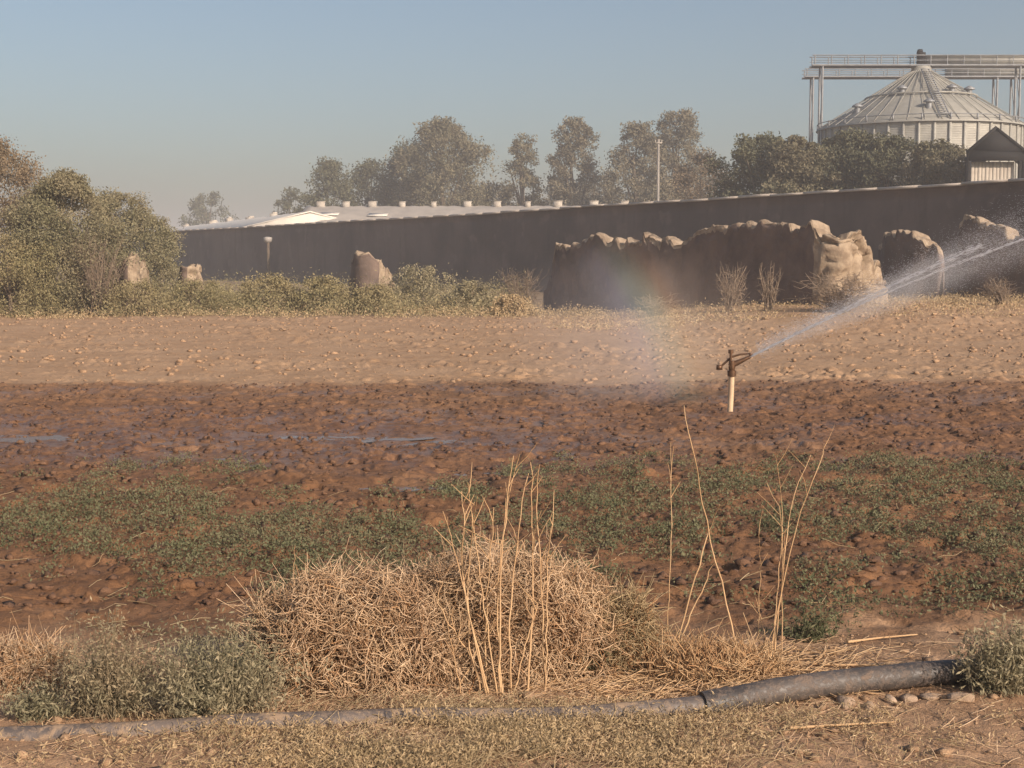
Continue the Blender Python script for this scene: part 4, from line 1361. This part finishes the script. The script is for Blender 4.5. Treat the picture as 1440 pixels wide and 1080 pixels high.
# single long stalks lying about: things of their own
def lying(label, pts, rad=.005, mat='straw_pale'):
    P = np.array([gnd(px, py, .05) for px, py in pts])
    P[:, 2] = height(P[:, 0], P[:, 1]) + .012
    L = np.concatenate([[0], np.cumsum(np.linalg.norm(np.diff(P, axis=0), axis=1))])
    S = np.linspace(0, L[-1], 14)
    C = np.stack([np.interp(S, L, P[:, k]) for k in range(3)], 1)
    C[:, 2] = np.maximum(C[:, 2], height(C[:, 0], C[:, 1]) + .006)
    for _ in range(2): C[1:-1] = (C[:-2] + 2 * C[1:-1] + C[2:]) / 4
    mb = MB(); c0 = C.mean(0)
    mb.tube(C - c0, rad * np.linspace(1, .5, 14), 6)
    tag(mb.build('fallen_stalk', M[mat], None, True, c0), label, 'stalk', 'long stalks lying on the ground')
lying('long pale stalk lying behind the black pipe', [(1096, 924), (1160, 933), (1260, 934), (1382, 932)], .006)
lying('long pale stalk running from the straw heap to the crossed stalks', [(846, 918), (930, 924), (1010, 938), (1100, 948)], .007)
lying('pale stalk arching over the flat straw heap', [(880, 912), (950, 908), (1000, 930), (1060, 950)], .005)
lying('pale cut stalk lying in front of the pipe', [(688, 1040), (720, 1037), (760, 1033)], .007)
lying('long stalk lying in front of the black pipe', [(1110, 1022), (1180, 1017), (1260, 1014)], .006)
lying('thin stalk on the wet soil at the right', [(1192, 892), (1240, 884), (1290, 880)], .006)

# grey green weeds of the foreground
def herb(label, x0, x1, ytop, ybase, n, nl, leaf, mat, seed, group='grey green weeds by the pipe', r0=.0018):
    r = np.random.default_rng(seed)
    d = gnd((x0 + x1) / 2, ybase)[1]
    p = at((x0 + x1) / 2, ytop, d)
    gz = hz(p[0], d)
    w, h = (x1 - x0) / FPX * d, p[2] - gz
    root = empty('green_weed', (p[0], d, gz), label, 'weed', group)
    K = 7; u = np.linspace(0, 1, K)[None, :, None]
    B = np.column_stack([r.normal(size=(n, 2)) * w * np.array((.16, .1)), np.full(n, -.01)])
    an = r.random(n) * 2 * math.pi; rad = np.sqrt(r.random(n))
    E = np.stack([B[:, 0] + np.cos(an) * rad * w * .42, B[:, 1] + np.sin(an) * rad * w * .28, h * (1.0 - .55 * rad ** 2) * r.uniform(.38, 1.18, n)], 1)
    Mi = B * .6 + E * .4; Mi[:, 2] = E[:, 2] * .65
    P = (1 - u) ** 2 * B[:, None] + 2 * u * (1 - u) * Mi[:, None] + u ** 2 * E[:, None] + r.normal(size=(n, K, 3)) * .006 * u
    V, Q = tubes(P, r0 * (1 - .7 * u[..., 0]) * r.uniform(.6, 1.2, (n, 1)), 3)
    mesh('stem', V, Q, M[mat], root)
    i, j = r.integers(0, n, nl), r.integers(2, K, nl)
    f = r.random((nl, 1))
    C = P[i, j] * (1 - f) + P[i, np.minimum(j + 1, K - 1)] * f + r.normal(size=(nl, 3)) * .018
    C[:, 2] = np.maximum(C[:, 2], .005)
    V, Q = leaves(C, leaf * r.uniform(.5, 1.5, nl), r, .28, .5)
    mesh('foliage', V, Q, M[mat], root)
    return root
herb('large grey green weed bush in front of the left heap', 190, 410, 884, 1016, 400, 8500, .018, 'weed_grey', 601)
herb('brownish feathery weed at the left beside the large bush', 70, 230, 868, 1016, 300, 5600, .016, 'weed_brown', 602)
herb('small green weed tucked beside the central stalks', 764, 850, 872, 955, 110, 2600, .020, 'weed', 603)
herb('green grassy weed at the right edge over the pipe end', 1352, 1500, 878, 990, 320, 5200, .021, 'weed_grey', 604)
herb('fresh green weed behind the branching dry weed', 1096, 1184, 856, 900, 60, 1000, .024, 'weed', 605)
herb('low grey weed at the left end of the pipe', 0, 120, 960, 1020, 110, 1300, .02, 'weed_grey', 606)

# low dry herbs along the bottom of the view
r = np.random.default_rng(71)
n = 1500
pxq = r.normal(720, 260, n); pyq = r.uniform(1015, 1110, n)
G = np.array([gnd(a, b) for a, b in zip(pxq, pyq)])
k = vnoise(G[:, 0] * 4, G[:, 1] * 4, 3) > .30
G = G[k]
carpet('dry_herbs', 'low tan and olive dry herbs along the near edge', 'herbs', G[:, 0], G[:, 1], np.full(len(G), .042), .028, 32, .0145, 'drygrass', r, .5, .25)
def g4(n):
    pq = r.normal(720, 270, n); y = r.uniform(4.15, 4.95, n)
    return (pq - 720) / 2000 * y, y
litter('dry_herbs', 'curling dry stems along the near edge', 2600, g4, .03, .10, .0013, 'drygrass', r, .03, .03)

# ------------------------------------------------------------------ dusty air
def haze():
    mb = MB(); mb.box((0, 0, 0), (2000, 2000, 26))
    t = NT('dusty_air')
    t.t.nodes.remove(t.b)
    v = t.n('ShaderNodeVolumePrincipled')
    v.inputs['Color'].default_value = (.95, .95, .97, 1)
    v.inputs['Density'].default_value = .0014
    v.inputs['Anisotropy'].default_value = .1
    t.l(v.outputs[0], t.out.inputs['Volume'])
    o = mb.build('haze', t.m, None, False, (0, 0, 26 / 2 - 2.6))
    tag(o, 'dusty air over the fields', 'haze', None, 'stuff')
haze()
